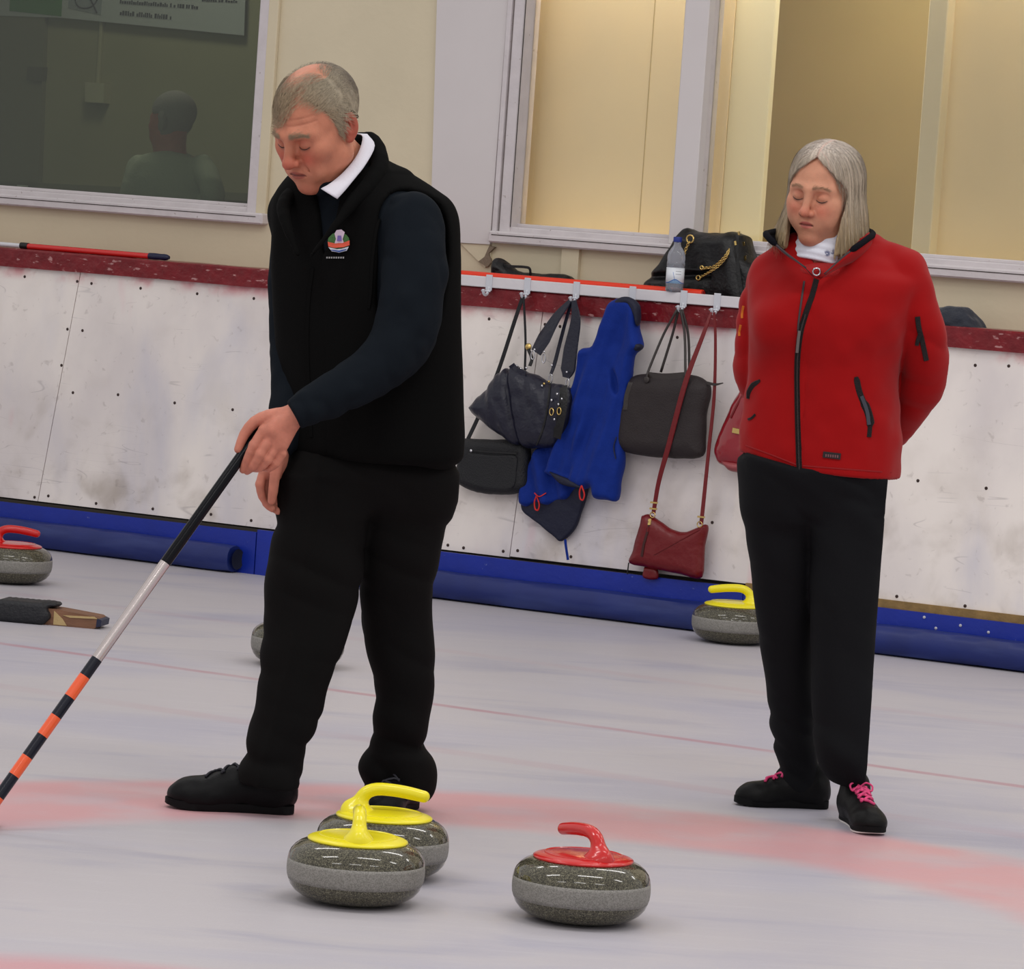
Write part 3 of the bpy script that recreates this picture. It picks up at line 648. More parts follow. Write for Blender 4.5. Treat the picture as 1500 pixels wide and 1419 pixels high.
# ---------------------------------------------------------------- things lying on the capping rail
RZ = 1.1505
M_redp = mat('red_enamel', (206, 26, 24), .25, coat=.5); M_orange = mat('orange_red_tube', (226, 54, 24), .35); M_navyg = mat('navy_grip', (22, 26, 60), .4, bump=.3, bscale=200); M_blk = mat('black_plastic', (20, 20, 22), .4)
br = empty('broom', W(.2, -.2, RZ), 'curling broom with white and red shaft lying on the capping rail at left', 'broom')
def wl(px, py, d=-.19): s, z = WP(px, py, d); return s
def lying(name, x0, y0_, x1, y1_, r, m, par, d=-.19, taper=None, n=14):
    s0, s1 = wl(x0, y0_, d), wl(x1, y1_, d); mb = MB(); mb.tube([W(s, d, RZ + r) for s in np.linspace(s0, s1, 5)], r, n); return mb.build(name, m, par, smooth='auto')
s0 = wl(35, 356); mb = MB(); mb.tube([W(s0 - 1.0, -.19, RZ + .011), W(s0, -.19, RZ + .011)], .009, 14); mb.build('upper_shaft', mat('white_enamel', (216, 216, 222), .3), br, smooth='auto')
lying('shaft', 36, 355, 222, 372, .0115, M_redp, br); lying('coupling', 31, 355, 42, 356, .0125, M_blk, br)
s0, s1 = wl(219, 371), wl(248, 374); mb = MB(); mb.tube([W(s, -.19, RZ + .0125) for s in np.linspace(s0, s1, 9)], [.0125, .0125, .013, .0128, .012, .012, .0125, .0115, .007], 14); mb.build('end_grip', M_navyg, br, smooth='auto')
s0 = wl(35, 356) - 1.0; mb = MB(); wbox(mb, s0 - .09, s0 + .02, -.23, -.15, RZ + .001, RZ + .04, .008); mb.build('broom_head', M_blk, br, smooth=False)
# white plank with coat hooks hanging on the rail
hr = empty('hook_rail', W(2.4, -.15, RZ), 'white painted hook rail lying along the maroon capping behind the bags', 'coat rack')
mb = MB(); a = wl(560, 412, -.135); b = wl(1150, 460, -.135); mb.box((a, -.165, RZ + .001), (b, -.128, RZ + .040), wallM, .002); mb.build('plank', mat('white_gloss_plank', (214, 210, 214), .35, bump=.15, bscale=30, var=.03), hr, smooth=False)
M_hook = mat('galvanised_steel', (206, 208, 216), .35, .25)
HOOKS = []
for x, y in ((716, 418), (772, 424), (844, 427), (926, 436), (1001, 442), (1050, 446)):
    s, z = WP(x, y, -.125); HOOKS.append(s); mb = MB()
    mb.box((s - .013, -.1285, RZ - .010), (s + .013, -.1235, RZ + .048), wallM, .001)
    k = mb.build('hook', M_hook, hr, smooth=False)
    mb = MB(); mb.tube([W(s, u, RZ + v) for u, v in spline([(-.125, .004), (-.122, -.016), (-.108, -.026), (-.092, -.020), (-.086, -.006)], 5)], .0056, 8); mb.build('prong', M_hook, k)
    mb = MB(); mb.tube([W(s - .026, -.119, RZ - .012), W(s + .012, -.119, RZ - .012)], .003, 8); mb.build('crossbar', M_hook, k)
rp = empty('red_tube', W(2, -.2, RZ), 'long orange-red tube resting on the hook rail behind the bottle', 'pole')
s0, s1 = wl(560, 399, -.185), wl(1030, 430, -.185); mb = MB(); mb.tube([W(s, -.183, RZ + .0175 + .022) for s in np.linspace(s0, s1, 12)], .0155, 16); mb.build('tube', M_orange, rp, smooth='auto')
mb = MB(); mb.tube([W(s1 - .001, -.183, RZ + .0395), W(s1 + .004, -.183, RZ + .0395)], .012, 12); mb.build('end_plug', mat('dark_red_plug', (150, 26, 20), .5), rp, smooth='auto')
for s in np.linspace(s0 + .1, s1 - .15, 3):
    mb = MB(); mb.box((s - .012, -.20, RZ + .001), (s + .012, -.166, RZ + .026), wallM, .002); mb.build('rest_block', M_blk, rp, smooth=False)
# water bottle
bp_ = WP(987, 431, -.146); bs = bp_[0]; BB = W(bs, -.146, RZ + .0405)
bt = empty('water_bottle', BB, 'clear plastic water bottle with blue cap standing on the hook rail', 'bottle')
M_pet = glass_mat('clear_pet', (236, 240, 244), rough=.05)
_nt = M_pet.node_tree; _o = _nt.nodes['Material Output']; _src = _o.inputs[0].links[0].from_socket; _df = _nt.nodes.new('ShaderNodeBsdfDiffuse'); _df.inputs[0].default_value = lin((225, 225, 235)); _mx = _nt.nodes.new('ShaderNodeMixShader'); _mx.inputs[0].default_value = .22
_nt.links.new(_src, _mx.inputs[1]); _nt.links.new(_df.outputs[0], _mx.inputs[2]); _nt.links.new(_mx.outputs[0], _o.inputs[0])
def bl(prof, name, m, par, n=36, **k): mb = MB(); mb.lathe(prof, BB, n); return mb.build(name, m, par, **k)
bl([(0, .002), (.026, 0), (.0315, .004), (.0325, .012), (.031, .02), (.0325, .028), (.0325, .034), (.0315, .036), (.0315, .088), (.0325, .092), (.0325, .104), (.031, .109), (.0325, .116), (.0320, .128), (.029, .140), (.022, .153), (.0145, .163), (.0125, .170), (.0125, .180)], 'body', M_pet, bt)
bl([(0, .003), (.0300, .003), (.0300, .100), (0, .100)], 'water', glass_mat('water', (235, 240, 244)), bt)
M_lab = bpy.data.materials.new('bottle_label'); M_lab.use_nodes = True; N_, L_, B_ = nodes(M_lab); tc = nn('ShaderNodeTexCoord'); sep = nn('ShaderNodeSeparateXYZ'); L_(tc.outputs['Object'], sep.inputs[0])
zz = sep.outputs[2]; xx = sep.outputs[0]
wv = mth('MULTIPLY', mth('COSINE', mth('MULTIPLY', xx, 110)), .006); dz = mth('SUBTRACT', zz, mth('ADD', wv, .038))
c = mixc(mr_(dz, -.003, .0, 1, 0), lin((222, 226, 232)), lin((150, 190, 226))); c = mixc(mr_(mth('ABSOLUTE', dz), .001, .0022, 1, 0), c, lin((44, 110, 190)))
dx = mth('ABSOLUTE', mth('SUBTRACT', xx, mth('ADD', mth('MULTIPLY', mth('SUBTRACT', zz, .05), -.25), -.004))); c = mixc(mth('MULTIPLY', mr_(dx, .0004, .0012, 1, 0), mth('MULTIPLY', mr_(zz, .038, .04), mr_(zz, .070, .072, 1, 0))), c, lin((70, 110, 180)))
bars = mth('MULTIPLY', mth('MULTIPLY', mr_(mth('SINE', mth('MULTIPLY', zz, 620)), .3, .6), mr_(zz, .055, .058)), mth('MULTIPLY', mr_(zz, .082, .084, 1, 0), mr_(mth('ABSOLUTE', mth('SUBTRACT', xx, .010)), .009, .011, 1, 0)))
c = mixc(mth('MULTIPLY', bars, .6), c, lin((120, 120, 130))); L_(c, B_.inputs['Base Color']); B_.inputs['Roughness'].default_value = .35
bl([(.0322, .030), (.0328, .030), (.0328, .086), (.0322, .086)], 'label', M_lab, bt)
bl([(0, .178), (.0150, .178), (.0155, .180), (.0155, .194), (.0145, .196), (0, .196)], 'cap', mat('blue_cap', (28, 46, 130), .4), bt, smooth='auto')
# ---------------------------------------------------------------- bags
M_lblk = mat('black_leather', (15, 15, 17), .42, bump=.3, bscale=90); M_lnav = mat('navy_leather', (24, 25, 42), .33, bump=.3, bscale=70); M_fab = mat('black_nylon', (17, 18, 23), .55, bump=.4, bscale=220)
M_brn = mat('dark_brown_nylon', (38, 30, 31), .62, bump=.3, bscale=200, var=.1, vscale=20); M_brl = mat('brown_leather_trim', (50, 44, 42), .4, bump=.2, bscale=90)
M_rdl = mat('red_leather', (108, 11, 18), .33, bump=.2, bscale=60); M_patent = mat('burgundy_patent', (140, 22, 34), .14, coat=.6, bump=.12, bscale=14); M_gold = mat('brass', (214, 184, 116), .25, 1); M_steel = mat('nickel', (200, 200, 205), .2, 1)
def fillp(P, c, n): return None
def bag(name, pix, d, T, Rr, m, par, h=.005, wr=.002, wf=22, extra=None, wob2=0, gnd_=None, seed=0, **k):
    """body of a soft bag: outline in the picture taken to its real plane at offset d, padded to half-thickness T"""
    poly = spline(pzone(pix + pix[:1], d), 4)[:-1]
    lo2, hi2 = poly.min(0), poly.max(0)
    def f(q):
        d2 = poly2(q[:, [0, 2]], poly); n_ = noise(q, wf, seed) * wr + noise(q, wf * 2.7, seed + 9) * wr * .4
        e = pillow(q[:, 1] - d, d2, T, Rr) + n_
        if extra: e = extra(q, e, d2)
        return e
    o = sdf(name, f, (lo2[0] - .03, d - T - .03, lo2[1] - .03), (hi2[0] + .03, d + T + .03, hi2[1] + .03), h, m, par, wall=True, **k)
    return o, lambda P: f(towall(P))
def strap(name, pts, width, m, par, thick=.004, n=8, up=None):
    """pts: (px, py, d)"""
    Q = []
    for x, y, d in pts: s, z = WP(x, y, d); Q.append(W(s, d, z))
    if np.ndim(width): 
        w = np.asarray(width, float); Q2 = spline(Q, n); width = np.interp(np.arange(len(Q2)) / n, np.arange(len(w)), w); 
    else: Q2 = spline(Q, n)
    return ribbon(Q2, width, thick, up if up is not None else (N2[0], N2[1], .0), name, m, par)
def blob(name, px, py, d, r, m, par, flat=.5, n=10):
    s, z = WP(px, py, d); mb = MB(); V = []; 
    mb.lathe([(0, -flat * r), (r * .8, -flat * r * .6), (r, 0), (r * .8, flat * r * .6), (0, flat * r)], n=n)
    return mk(name, [W(s + v[0], d + v[2], z + v[1]) for v in mb.V], mb.F, m, par)
def ringm(name, px, py, d, R1, r, m, par, tilt=0, sq=1.0):
    s, z = WP(px, py, d); a = np.linspace(0, 2 * math.pi, 19); mb = MB()
    mb.tube([W(s + R1 * math.cos(t) * sq, d + tilt * R1 * math.sin(t), z + R1 * math.sin(t)) for t in a], r, 6, caps=False); return mb.build(name, m, par)
def hookp(i, d=-.098): return W(HOOKS[i], d, RZ - .02)
def hookpix(i, d=-.098):
    P = hookp(i, d) - CAMP; z = P @ FW; return 750 + F_PX * (P @ CR) / z, 709.5 - F_PX * (P @ CU) / z
# 1 small black crossbody bag
r = empty('crossbody_bag', W(WP(722, 724, -.09)[0], -.08, WP(722, 724, -.09)[1]), 'small black nylon crossbody bag hanging lowest beside the man', 'bag')
def ex(q, e, d2): return e
bag('body', [(679, 642), (700, 643), (770, 648), (774, 690), (771, 716), (745, 724), (700, 721), (672, 708), (668, 700), (674, 668)], -.085, .034, .03, M_fab, r, wr=.0016)
pz = [(684, 658), (765, 664), (766, 715), (680, 708)]; bag('front_pocket', [(686, 662), (725, 666), (756, 667), (757, 690), (750, 716), (712, 716), (678, 706), (676, 700)], -.052, .006, .008, M_fab, r, h=.004, wr=.0008)
strap('zip', [(687, 659, -.044), (720, 662, -.043), (757, 664, -.044)], .006, M_blk, r, .003); blob('zip_puller', 690, 660, -.040, .006, M_steel, r)
hx, hy = hookpix(1); strap('strap', [(hx, hy, -.095), (hx - 12, 470, -.10), (728, 548, -.104), (700, 612, -.10), (683, 648, -.088)], .016, M_fab, r)
strap('strap', [(hx + 1, hy, -.093), (hx + 3, 470, -.098), (hx + 4, 505, -.10), (hx + 3, 560, -.105), (771, 655, -.10)], .009, M_fab, r)
# 2 navy studded handbag
r = empty('handbag', W(WP(760, 655, -.09)[0], -.06, WP(760, 655, -.09)[1]), 'slouchy navy leather handbag with studs and wide riveted straps', 'bag')
def ex(q, e, d2):
    u = (q[:, 0] - WP(775, 560, -.05)[0]); z = q[:, 2]
    fold = .020 * np.exp(-((u + .02 + (z - .62) * .25) / .012) ** 2) * np.clip((z - .52) / .12, 0, 1)
    return e + fold + .006 * noise(np.stack([u * 1.6 + z * .5, z * 0, z * .5], 1), 24) * np.clip((z - .5) / .2, 0, 1)
nb, fnb = bag('body', [(688, 597), (716, 566), (749, 531), (765, 540), (784, 548), (808, 561), (838, 566), (839, 598), (829, 632), (812, 655), (782, 656), (748, 648), (708, 618)], -.052, .058, .07, M_lnav, r, wr=.005, wf=14, extra=ex, h=.0045)
Yb = W(WP(780, 600, -.05)[0], -.05, .6)[1]
def dr(f, pix, off=.002): return drape(f, pix, Yb, off, .35)
def strapdr(name, f, pix, width, m, par, thick=.003, off=.0015, n=6):
    P = dr(f, spline([(x, y, 0) for x, y in pix], n)[:, :2], off); return ribbon(P, width, thick, (N2[0], N2[1], 0), name, m, par)
strapdr('side_panel', fnb, [(749, 534), (757, 544), (770, 549)], .026, M_lnav, r, .004, n=3)
strapdr('buckle_strap', fnb, [(806, 562), (803, 590), (796, 625), (786, 652)], .008, M_lblk, r)
strapdr('studded_panel', fnb, [(822, 568), (820, 600), (812, 640)], .055, M_lblk, r, .004)
for i, (x, y) in enumerate([(816, 577), (808, 586), (823, 584), (818, 592), (812, 614), (757, 536), (763, 540), (771, 539), (794, 565), (804, 559), (797, 562)]):
    P = dr(fnb, [(x, y)], .005)[0]; mb = MB(); mb.lathe([(.0055, 0), (.0045, .003), (0, .0045)], n=8); mk('stud', [P + np.array([v[0] * T2[0] + v[2] * N2[0], v[0] * T2[1] + v[2] * N2[1], v[1]]) for v in mb.V], mb.F, M_gold if i > 8 else M_steel, r)
for x, y in ((808, 603), (819, 602)):
    P = dr(fnb, [(x, y)], .007)[0]; mb = MB(); mb.tube([P + np.array([T2[0] * .008 * math.cos(t), T2[1] * .008 * math.cos(t), .013 * math.sin(t)]) for t in np.linspace(0, 6.283, 13)], .0024, 6, caps=False); mb.build('ring', M_gold, r)
hx, hy = hookpix(2)
strap('strap', [(hx - 2, hy, -.09), (815, 465, -.08), (797, 495, -.07), (785, 516, -.06)], [.018, .048, .072, .060], M_lnav, r, .006, up=(N2[0] - .5, N2[1], .2))
strap('strap', [(hx, hy, -.095), (826, 480, -.10), (813, 530, -.09), (807, 548, -.075)], [.012, .014, .016, .012], M_lnav, r)
strap('strap', [(hx + 3, hy, -.086), (843, 470, -.08), (836, 510, -.072), (832, 540, -.06), (829, 553, -.058)], [.020, .042, .058, .062, .030], M_lnav, r, .006)
for a, b in (((782, 512), (779, 524)), ((798, 516), (795, 530)), ((808, 545), (805, 560)), ((831, 552), (832, 566))):
    ringm('buckle_ring', (a[0] + b[0]) / 2, (a[1] + b[1]) / 2 + 2, -.055, .016, .0022, M_steel, r, sq=.45)
for x, y in ((783, 512), (797, 515), (808, 535), (830, 545)): blob('rivet', x, y, -.045, .0045, M_steel, r)
blob('side_buckle', 774, 508, -.09, .014, M_gold, r, .4); strap('tab', [(774, 512, -.085), (779, 525, -.07), (776, 536, -.06)], .014, M_lblk, r)
# 3 brown tote
r = empty('tote_bag', W(WP(970, 670, -.08)[0], -.07, WP(970, 670, -.08)[1]), 'dark brown nylon tote bag with rounded leather flap on thin handles', 'bag')
tb, ftb = bag('body', [(921, 556), (935, 549), (960, 548), (1012, 549), (1036, 560), (1041, 575), (1035, 610), (1034, 640), (1030, 668), (1000, 671), (950, 669), (912, 660), (904, 640), (911, 595)], -.075, .042, .06, M_brn, r, wr=.003, wf=12, h=.0045)
strapdr('flap', ftb, [(950, 551), (975, 553), (1003, 551)], [.030] * 13, M_brl, r, .004, .003)
strapdr('side_gusset', ftb, [(924, 560), (918, 580), (916, 600)], .02, M_brl, r, .003, .002)
hx, hy = hookpix(4)
for pts in ([(hx - 3, hy, -.09), (972, 490, -.085), (951, 540, -.055), (947, 555, -.035)], [(hx - 1, hy, -.10), (985, 490, -.11), (968, 545, -.10)], [(hx + 2, hy, -.09), (1003, 490, -.085), (1004, 545, -.05), (1005, 556, -.035)], [(hx + 4, hy, -.10), (1008, 490, -.11), (1010, 548, -.10)]):
    Q = [W(WP(x, y, d)[0], d, WP(x, y, d)[1]) for x, y, d in pts]; mb = MB(); mb.tube(spline(Q, 6), .0048, 8); mb.build('handle', M_brl, r)
for x, y in ((947, 556), (1005, 556)): blob('handle_patch', x, y, -.036, .013, M_brl, r, .3)
strap('zip_tab', [(1036, 561, -.06), (1048, 563, -.055), (1059, 561, -.05)], [.012, .009, .004], M_brl, r)
# 4 red crossbody
r = empty('crossbody_bag', W(WP(980, 845, -.07)[0], -.07, WP(980, 845, -.07)[1]), 'dark red leather crossbody bag hanging low over the blue kick board', 'bag')
rb_, frb = bag('body', [(941, 755), (951, 753), (966, 763), (985, 775), (1003, 779), (1020, 773), (1034, 768), (1037, 776), (1032, 800), (1028, 845), (1000, 842), (960, 833), (923, 825), (928, 805), (938, 770)], -.066, .030, .04, M_rdl, r, wr=.0018, wf=20, h=.004)
def rr_(q): return drape(frb, q, 15.4, .0015, .5)
ribbon(rr_([(951, 764), (948, 780), (943, 797), (940, 815)]), .010, .003, (N2[0], N2[1], 0), 'zip', mat('dark_zip', (60, 20, 18), .5), r)
ribbon(rr_([(952, 760), (951, 769)]), .012, .005, (N2[0], N2[1], 0), 'zip_puller', M_gold, r); ribbon(rr_([(950, 772), (947, 786)]), .007, .003, (N2[0], N2[1], 0), 'puller_tab', M_rdl, r)
ribbon(rr_(np.linspace((958, 812), (1031, 772), 12)), .004, .003, (N2[0], N2[1], 0), 'fold_seam', M_rdl, r)
hx, hy = hookpix(5)
strap('strap', [(hx - 2, hy, -.08), (1030, 490, -.055), (1004, 560, -.028), (980, 650, -.028), (965, 705, -.04), (957, 752, -.05)], [.009, .016, .021, .021, .018, .016], M_rdl, r, .004)
strap('strap', [(hx + 2, hy, -.08), (1048, 500, -.075), (1046, 580, -.07), (1038, 660, -.065), (1031, 730, -.055), (1027, 768, -.05)], [.010, .011, .013, .014, .016, .016], M_rdl, r, .004)
for x, y in ((958, 736), (957, 745), (1027, 757)): strap('keeper', [(x - 5, y - .5, -.046), (x + 5, y + .5, -.046)], .007, M_gold, r, .007)
for x, y in ((956, 754), (1025, 768)): ringm('ring', x, y, -.048, .010, .002, M_gold, r)
bag('tassel', [(944, 830), (962, 833), (963, 848), (943, 846)], -.072, .012, .012, M_rdl, r, wr=.001, h=.004)
strap('cord', [(921, 824, -.07), (920, 832, -.07), (919, 841, -.07)], .004, M_blk, r)
# 5 burgundy patent bag behind the woman
r = empty('handbag', W(WP(1085, 690, -.08)[0], -.07, WP(1085, 690, -.08)[1]), 'shiny burgundy handbag with brass plate, mostly hidden behind the woman', 'bag')
pb, fpb = bag('body', [(1085, 571), (1140, 572), (1165, 640), (1166, 680), (1120, 690), (1062, 682), (1050, 668), (1049, 652), (1058, 625), (1070, 600)], -.075, .045, .07, M_patent, r, wr=.003, wf=16, h=.0045)
bag('base', [(1056, 672), (1066, 684), (1082, 692), (1160, 694), (1164, 676), (1110, 678)], -.075, .040, .02, mat('pale_red_base', (150, 70, 74), .4), r, wr=.001)
P = drape(fpb, [(1073, 630), (1080, 631.5), (1088, 633)], 15.2, .003, .5); ribbon(P, .020, .004, (N2[0], N2[1], 0), 'brass_plate', M_gold, r)
P = drape(fpb, [(1088, 578), (1080, 592), (1070, 612)], 15.2, .003, .5); ribbon(P, .007, .003, (N2[0], N2[1], 0), 'trim_strip', M_rdl, r)
strap('handle', [(1100, 575, -.07), (1098, 520, -.08), (1094, 480, -.09), (1091, 462, -.10)], .014, M_rdl, r)
# hook the strap on the rail behind the woman
# 6 slouched black bag lying on the ledge (left)
DL = -.36
r = empty('shoulder_bag', W(WP(775, 405, DL)[0], DL, RZ), 'flat black bag lying on the ledge beneath the left lit window', 'bag')
lb, _f = bag('body', [(722, 418), (723, 398), (726, 382), (731, 378), (742, 384), (756, 396), (775, 400), (805, 401), (828, 402), (837, 408), (838, 424), (780, 424)], DL, .05, .03, M_lblk, r, wr=.003)
strap('handle', [(738, 388, DL + .03), (748, 390, DL + .045), (768, 391, DL + .045), (776, 394, DL + .045), (777, 406, DL + .04)], .010, M_lblk, r)
# 7 big black bag with gold chains
r = empty('shoulder_bag', W(WP(1035, 440, -.33)[0], -.33, RZ), 'large black leather bag with gold chain straps behind the water bottle', 'bag')
def ex(q, e, d2):
    s5 = WP(1040, 400, -.33)[0]; z = q[:, 2]; u = q[:, 0] - s5
    return e + .010 * np.exp(-((z - 1.255 - u * .1) / .012) ** 2) * (u < .05) - .008 * np.exp(-((u - .12 + (z - 1.3) * .3) / .03) ** 2)
gb, fgb = bag('body', [(950, 440), (951, 412), (972, 385), (988, 362), (1008, 335), (1024, 341), (1060, 342), (1090, 343), (1096, 352), (1104, 375), (1122, 400), (1130, 450), (1040, 452)], -.33, .085, .040, M_lblk, r, wr=.005, wf=11, extra=ex)
def g_(q, off=.004): return drape(fgb, q, 15.3, off, .5)
ribbon(g_(np.linspace((1003, 393), (1028, 395), 5).tolist() + [(1040, 391), (1052, 385)]), .006, .004, (N2[0], N2[1], 0), 'flap_edge', M_blk, r)
def chainlinks(path, nm, sz=.006):
    P = spline(path, 6); L = np.r_[0, np.cumsum(np.linalg.norm(np.diff(P, axis=0), axis=1))]; n = int(L[-1] / (sz * 1.35)); cc = empty_ch = None
    mb = MB()
    for i in range(n):
        x = np.array([np.interp((i + .5) / n * L[-1], L, P[:, j]) for j in range(3)]); t = np.array([np.interp((i + .9) / n * L[-1], L, P[:, j]) - np.interp((i + .1) / n * L[-1], L, P[:, j]) for j in range(3)]); t /= np.linalg.norm(t)
        nn_ = np.array([N2[0], N2[1], 0]) ; b_ = np.cross(t, nn_); b_ /= np.linalg.norm(b_); n2 = np.cross(b_, t); s_ = b_ * .8 + n2 * (.6 if i % 2 else -.6)
        mb.tube([x + t * sz * math.cos(a) + s_ * sz * .75 * math.sin(a) for a in np.linspace(0, 6.283, 9)], .0017, 5, caps=False)
    return mb.build(nm, M_gold, r, kind='stuff')
G = g_([(1010, 354), (1006, 362), (1003, 370), (1000, 379)], .006); chainlinks(G, 'chain')
G = g_([(1068, 364), (1066, 370), (1058, 380), (1046, 390), (1030, 393)], .006); chainlinks(G, 'chain')
G = g_([(1067, 366), (1064, 376), (1054, 388), (1040, 398), (1026, 406)], .007); chainlinks(G, 'chain')
for x, y, R1 in ((1011, 350, .014), (1028, 392, .006), (1023, 407, .008)):
    P = g_([(x, y)], .006)[0]; mb = MB(); mb.tube([P + np.array([T2[0] * R1 * math.cos(t), T2[1] * R1 * math.cos(t), R1 * math.sin(t)]) for t in np.linspace(0, 6.283, 17)], .0035, 6, caps=False); mb.build('ring', M_gold, r)
for x, y in ((1077, 356), (1089, 357), (1091, 378), (1082, 342)):
    P = g_([(x, y - 3), (x + 1, y + 3)], .003); ribbon(P, .009, .004, (N2[0], N2[1], 0), 'eyelet', M_gold, r)
P = g_([(1080, 345), (1079, 370), (1082, 400), (1086, 430)]); ribbon(P, .016, .004, (N2[0], N2[1], 0), 'side_strap', M_lblk, r)
# dark cloth on the ledge at right of the woman
r = empty('dark_cloth', W(WP(1400, 470, -.3)[0], -.3, RZ), 'rumpled dark blue garment lying on the ledge right of the woman', 'garment')
bag('fabric', [(1345, 490), (1350, 462), (1376, 450), (1396, 450), (1418, 452), (1432, 466), (1441, 479), (1440, 496), (1390, 494)], -.30, .07, .05, mat('dark_blue_cloth', (26, 32, 46), .7, bump=.3, bscale=150, sheen=.2), r, wr=.012, wf=16)
# ---------------------------------------------------------------- blue jacket hanging on its hook
M_blue = mat('royal_blue_fleece', (9, 42, 128), .7, bump=.2, bscale=160, sheen=.05, spec=.2, var=.06, vscale=18); M_navy = mat('navy_lining', (14, 18, 44), .6, bump=.2, bscale=120)
r = empty('hanging_jacket', W(WP(850, 800, -.05)[0], -.06, WP(850, 800, -.05)[1]), 'royal blue jacket with dark lining hanging by its collar from a hook', 'jacket')
DJ = -.062
sj, zj = WP(905, 445, DJ)
def ex(q, e, d2):
    u = q[:, 0] - sj; z = q[:, 2] - zj; rr = u + z * .10
    env = np.clip(-z / .15, 0, 1)
    ff = np.stack([u - z * .27, q[:, 1] * .2, z * .16], 1); fo = (noise(ff, 17) * .020 + noise(ff, 38, 5) * .009) * env * np.clip(-d2 / .03, .15, 1)
    s1, z1 = WP(903, 558, DJ)
    hole = -ell(q, (s1, DJ + .03, z1), (.017, .03, .050), np.array([[.94, 0, .34], [0, 1, 0], [-.34, 0, .94]]).T)
    return smax(e + fo + noise(q, 20) * .003, hole, .01)
jb_, fj = bag('jacket_front', [(905, 437), (916, 436), (928, 441), (935, 455), (934, 480), (941, 508), (929, 522), (925, 560), (921, 590), (914, 640), (915, 672), (911, 700), (905, 733), (890, 732), (873, 729), (868, 712), (856, 716), (838, 708), (801, 694), (803, 682), (812, 655), (822, 622), (834, 580), (846, 540), (851, 512), (870, 505), (884, 470), (893, 447)], DJ, .034, .022, M_blue, r, wr=.001, extra=ex, h=.0045)
def ex(q, e, d2): return e + .006 * np.sin((q[:, 0] - sj + (q[:, 2] - zj) * .3) * 70)
bag('back_panel', [(808, 640), (860, 640), (862, 700), (840, 722), (818, 735), (790, 738), (763, 737), (766, 712), (775, 675)], DJ - .03, .022, .012, M_blue, r, wr=.002, extra=ex)
bag('lining', [(764, 739), (790, 722), (830, 706), (862, 700), (862, 715), (852, 750), (842, 775), (823, 793), (810, 784), (788, 766), (768, 750)], DJ - .035, .014, .008, M_navy, r, wr=.001)
bag('sleeve_opening', [(804, 690), (830, 700), (854, 714), (842, 714), (820, 708)], DJ + .030, .010, .01, M_navy, r, wr=.001, h=.004)
bag('collar', [(893, 462), (900, 443), (912, 435), (926, 437), (936, 448), (937, 470), (933, 478), (929, 462), (921, 447), (908, 450), (898, 464)], DJ + .012, .022, .012, M_navy, r, wr=.002, h=.004)
bag('hood_toggle', [(932, 500), (941, 507), (936, 514), (930, 512)], DJ + .01, .02, .01, M_navy, r, h=.004)
def jr(q, off=.003): return drape(fj, q, 15.5, off, .6)
M_redc = mat('red_cord', (200, 34, 30), .5)
for x, y, d in ((786, 727, DJ - .005), (852, 712, DJ + .045)):
    Q = [W(WP(x + a, y + b, d)[0], d, WP(x + a, y + b, d)[1]) for a, b in ((0, -1), (-3, 8), (-2, 18), (2, 20), (4, 12), (1, 2), (0, -1))]; mb = MB(); mb.tube(spline(Q, 4), .003, 6); mb.build('cord_loop', M_redc, r)
strap('cord', [(783, 722, DJ), (790, 727, DJ + .003), (800, 722, DJ)], .004, M_redc, r)
strap('hem_tag', [(828, 790, DJ), (829, 800, DJ), (832, 820, DJ)], .010, M_blue, r)
ribbon(jr(spline([(903, 640, 0), (899, 655, 0), (902, 672, 0)], 4)[:, :2]), .004, .002, (N2[0], N2[1], 0), 'zip', M_navy, r)
hx, hy = hookpix(3); strap('hanging_loop', [(hx, hy - 4, -.09), (hx - 1, hy + 6, -.08), (hx - 3, hy + 12, -.06)], .006, M_navy, r)
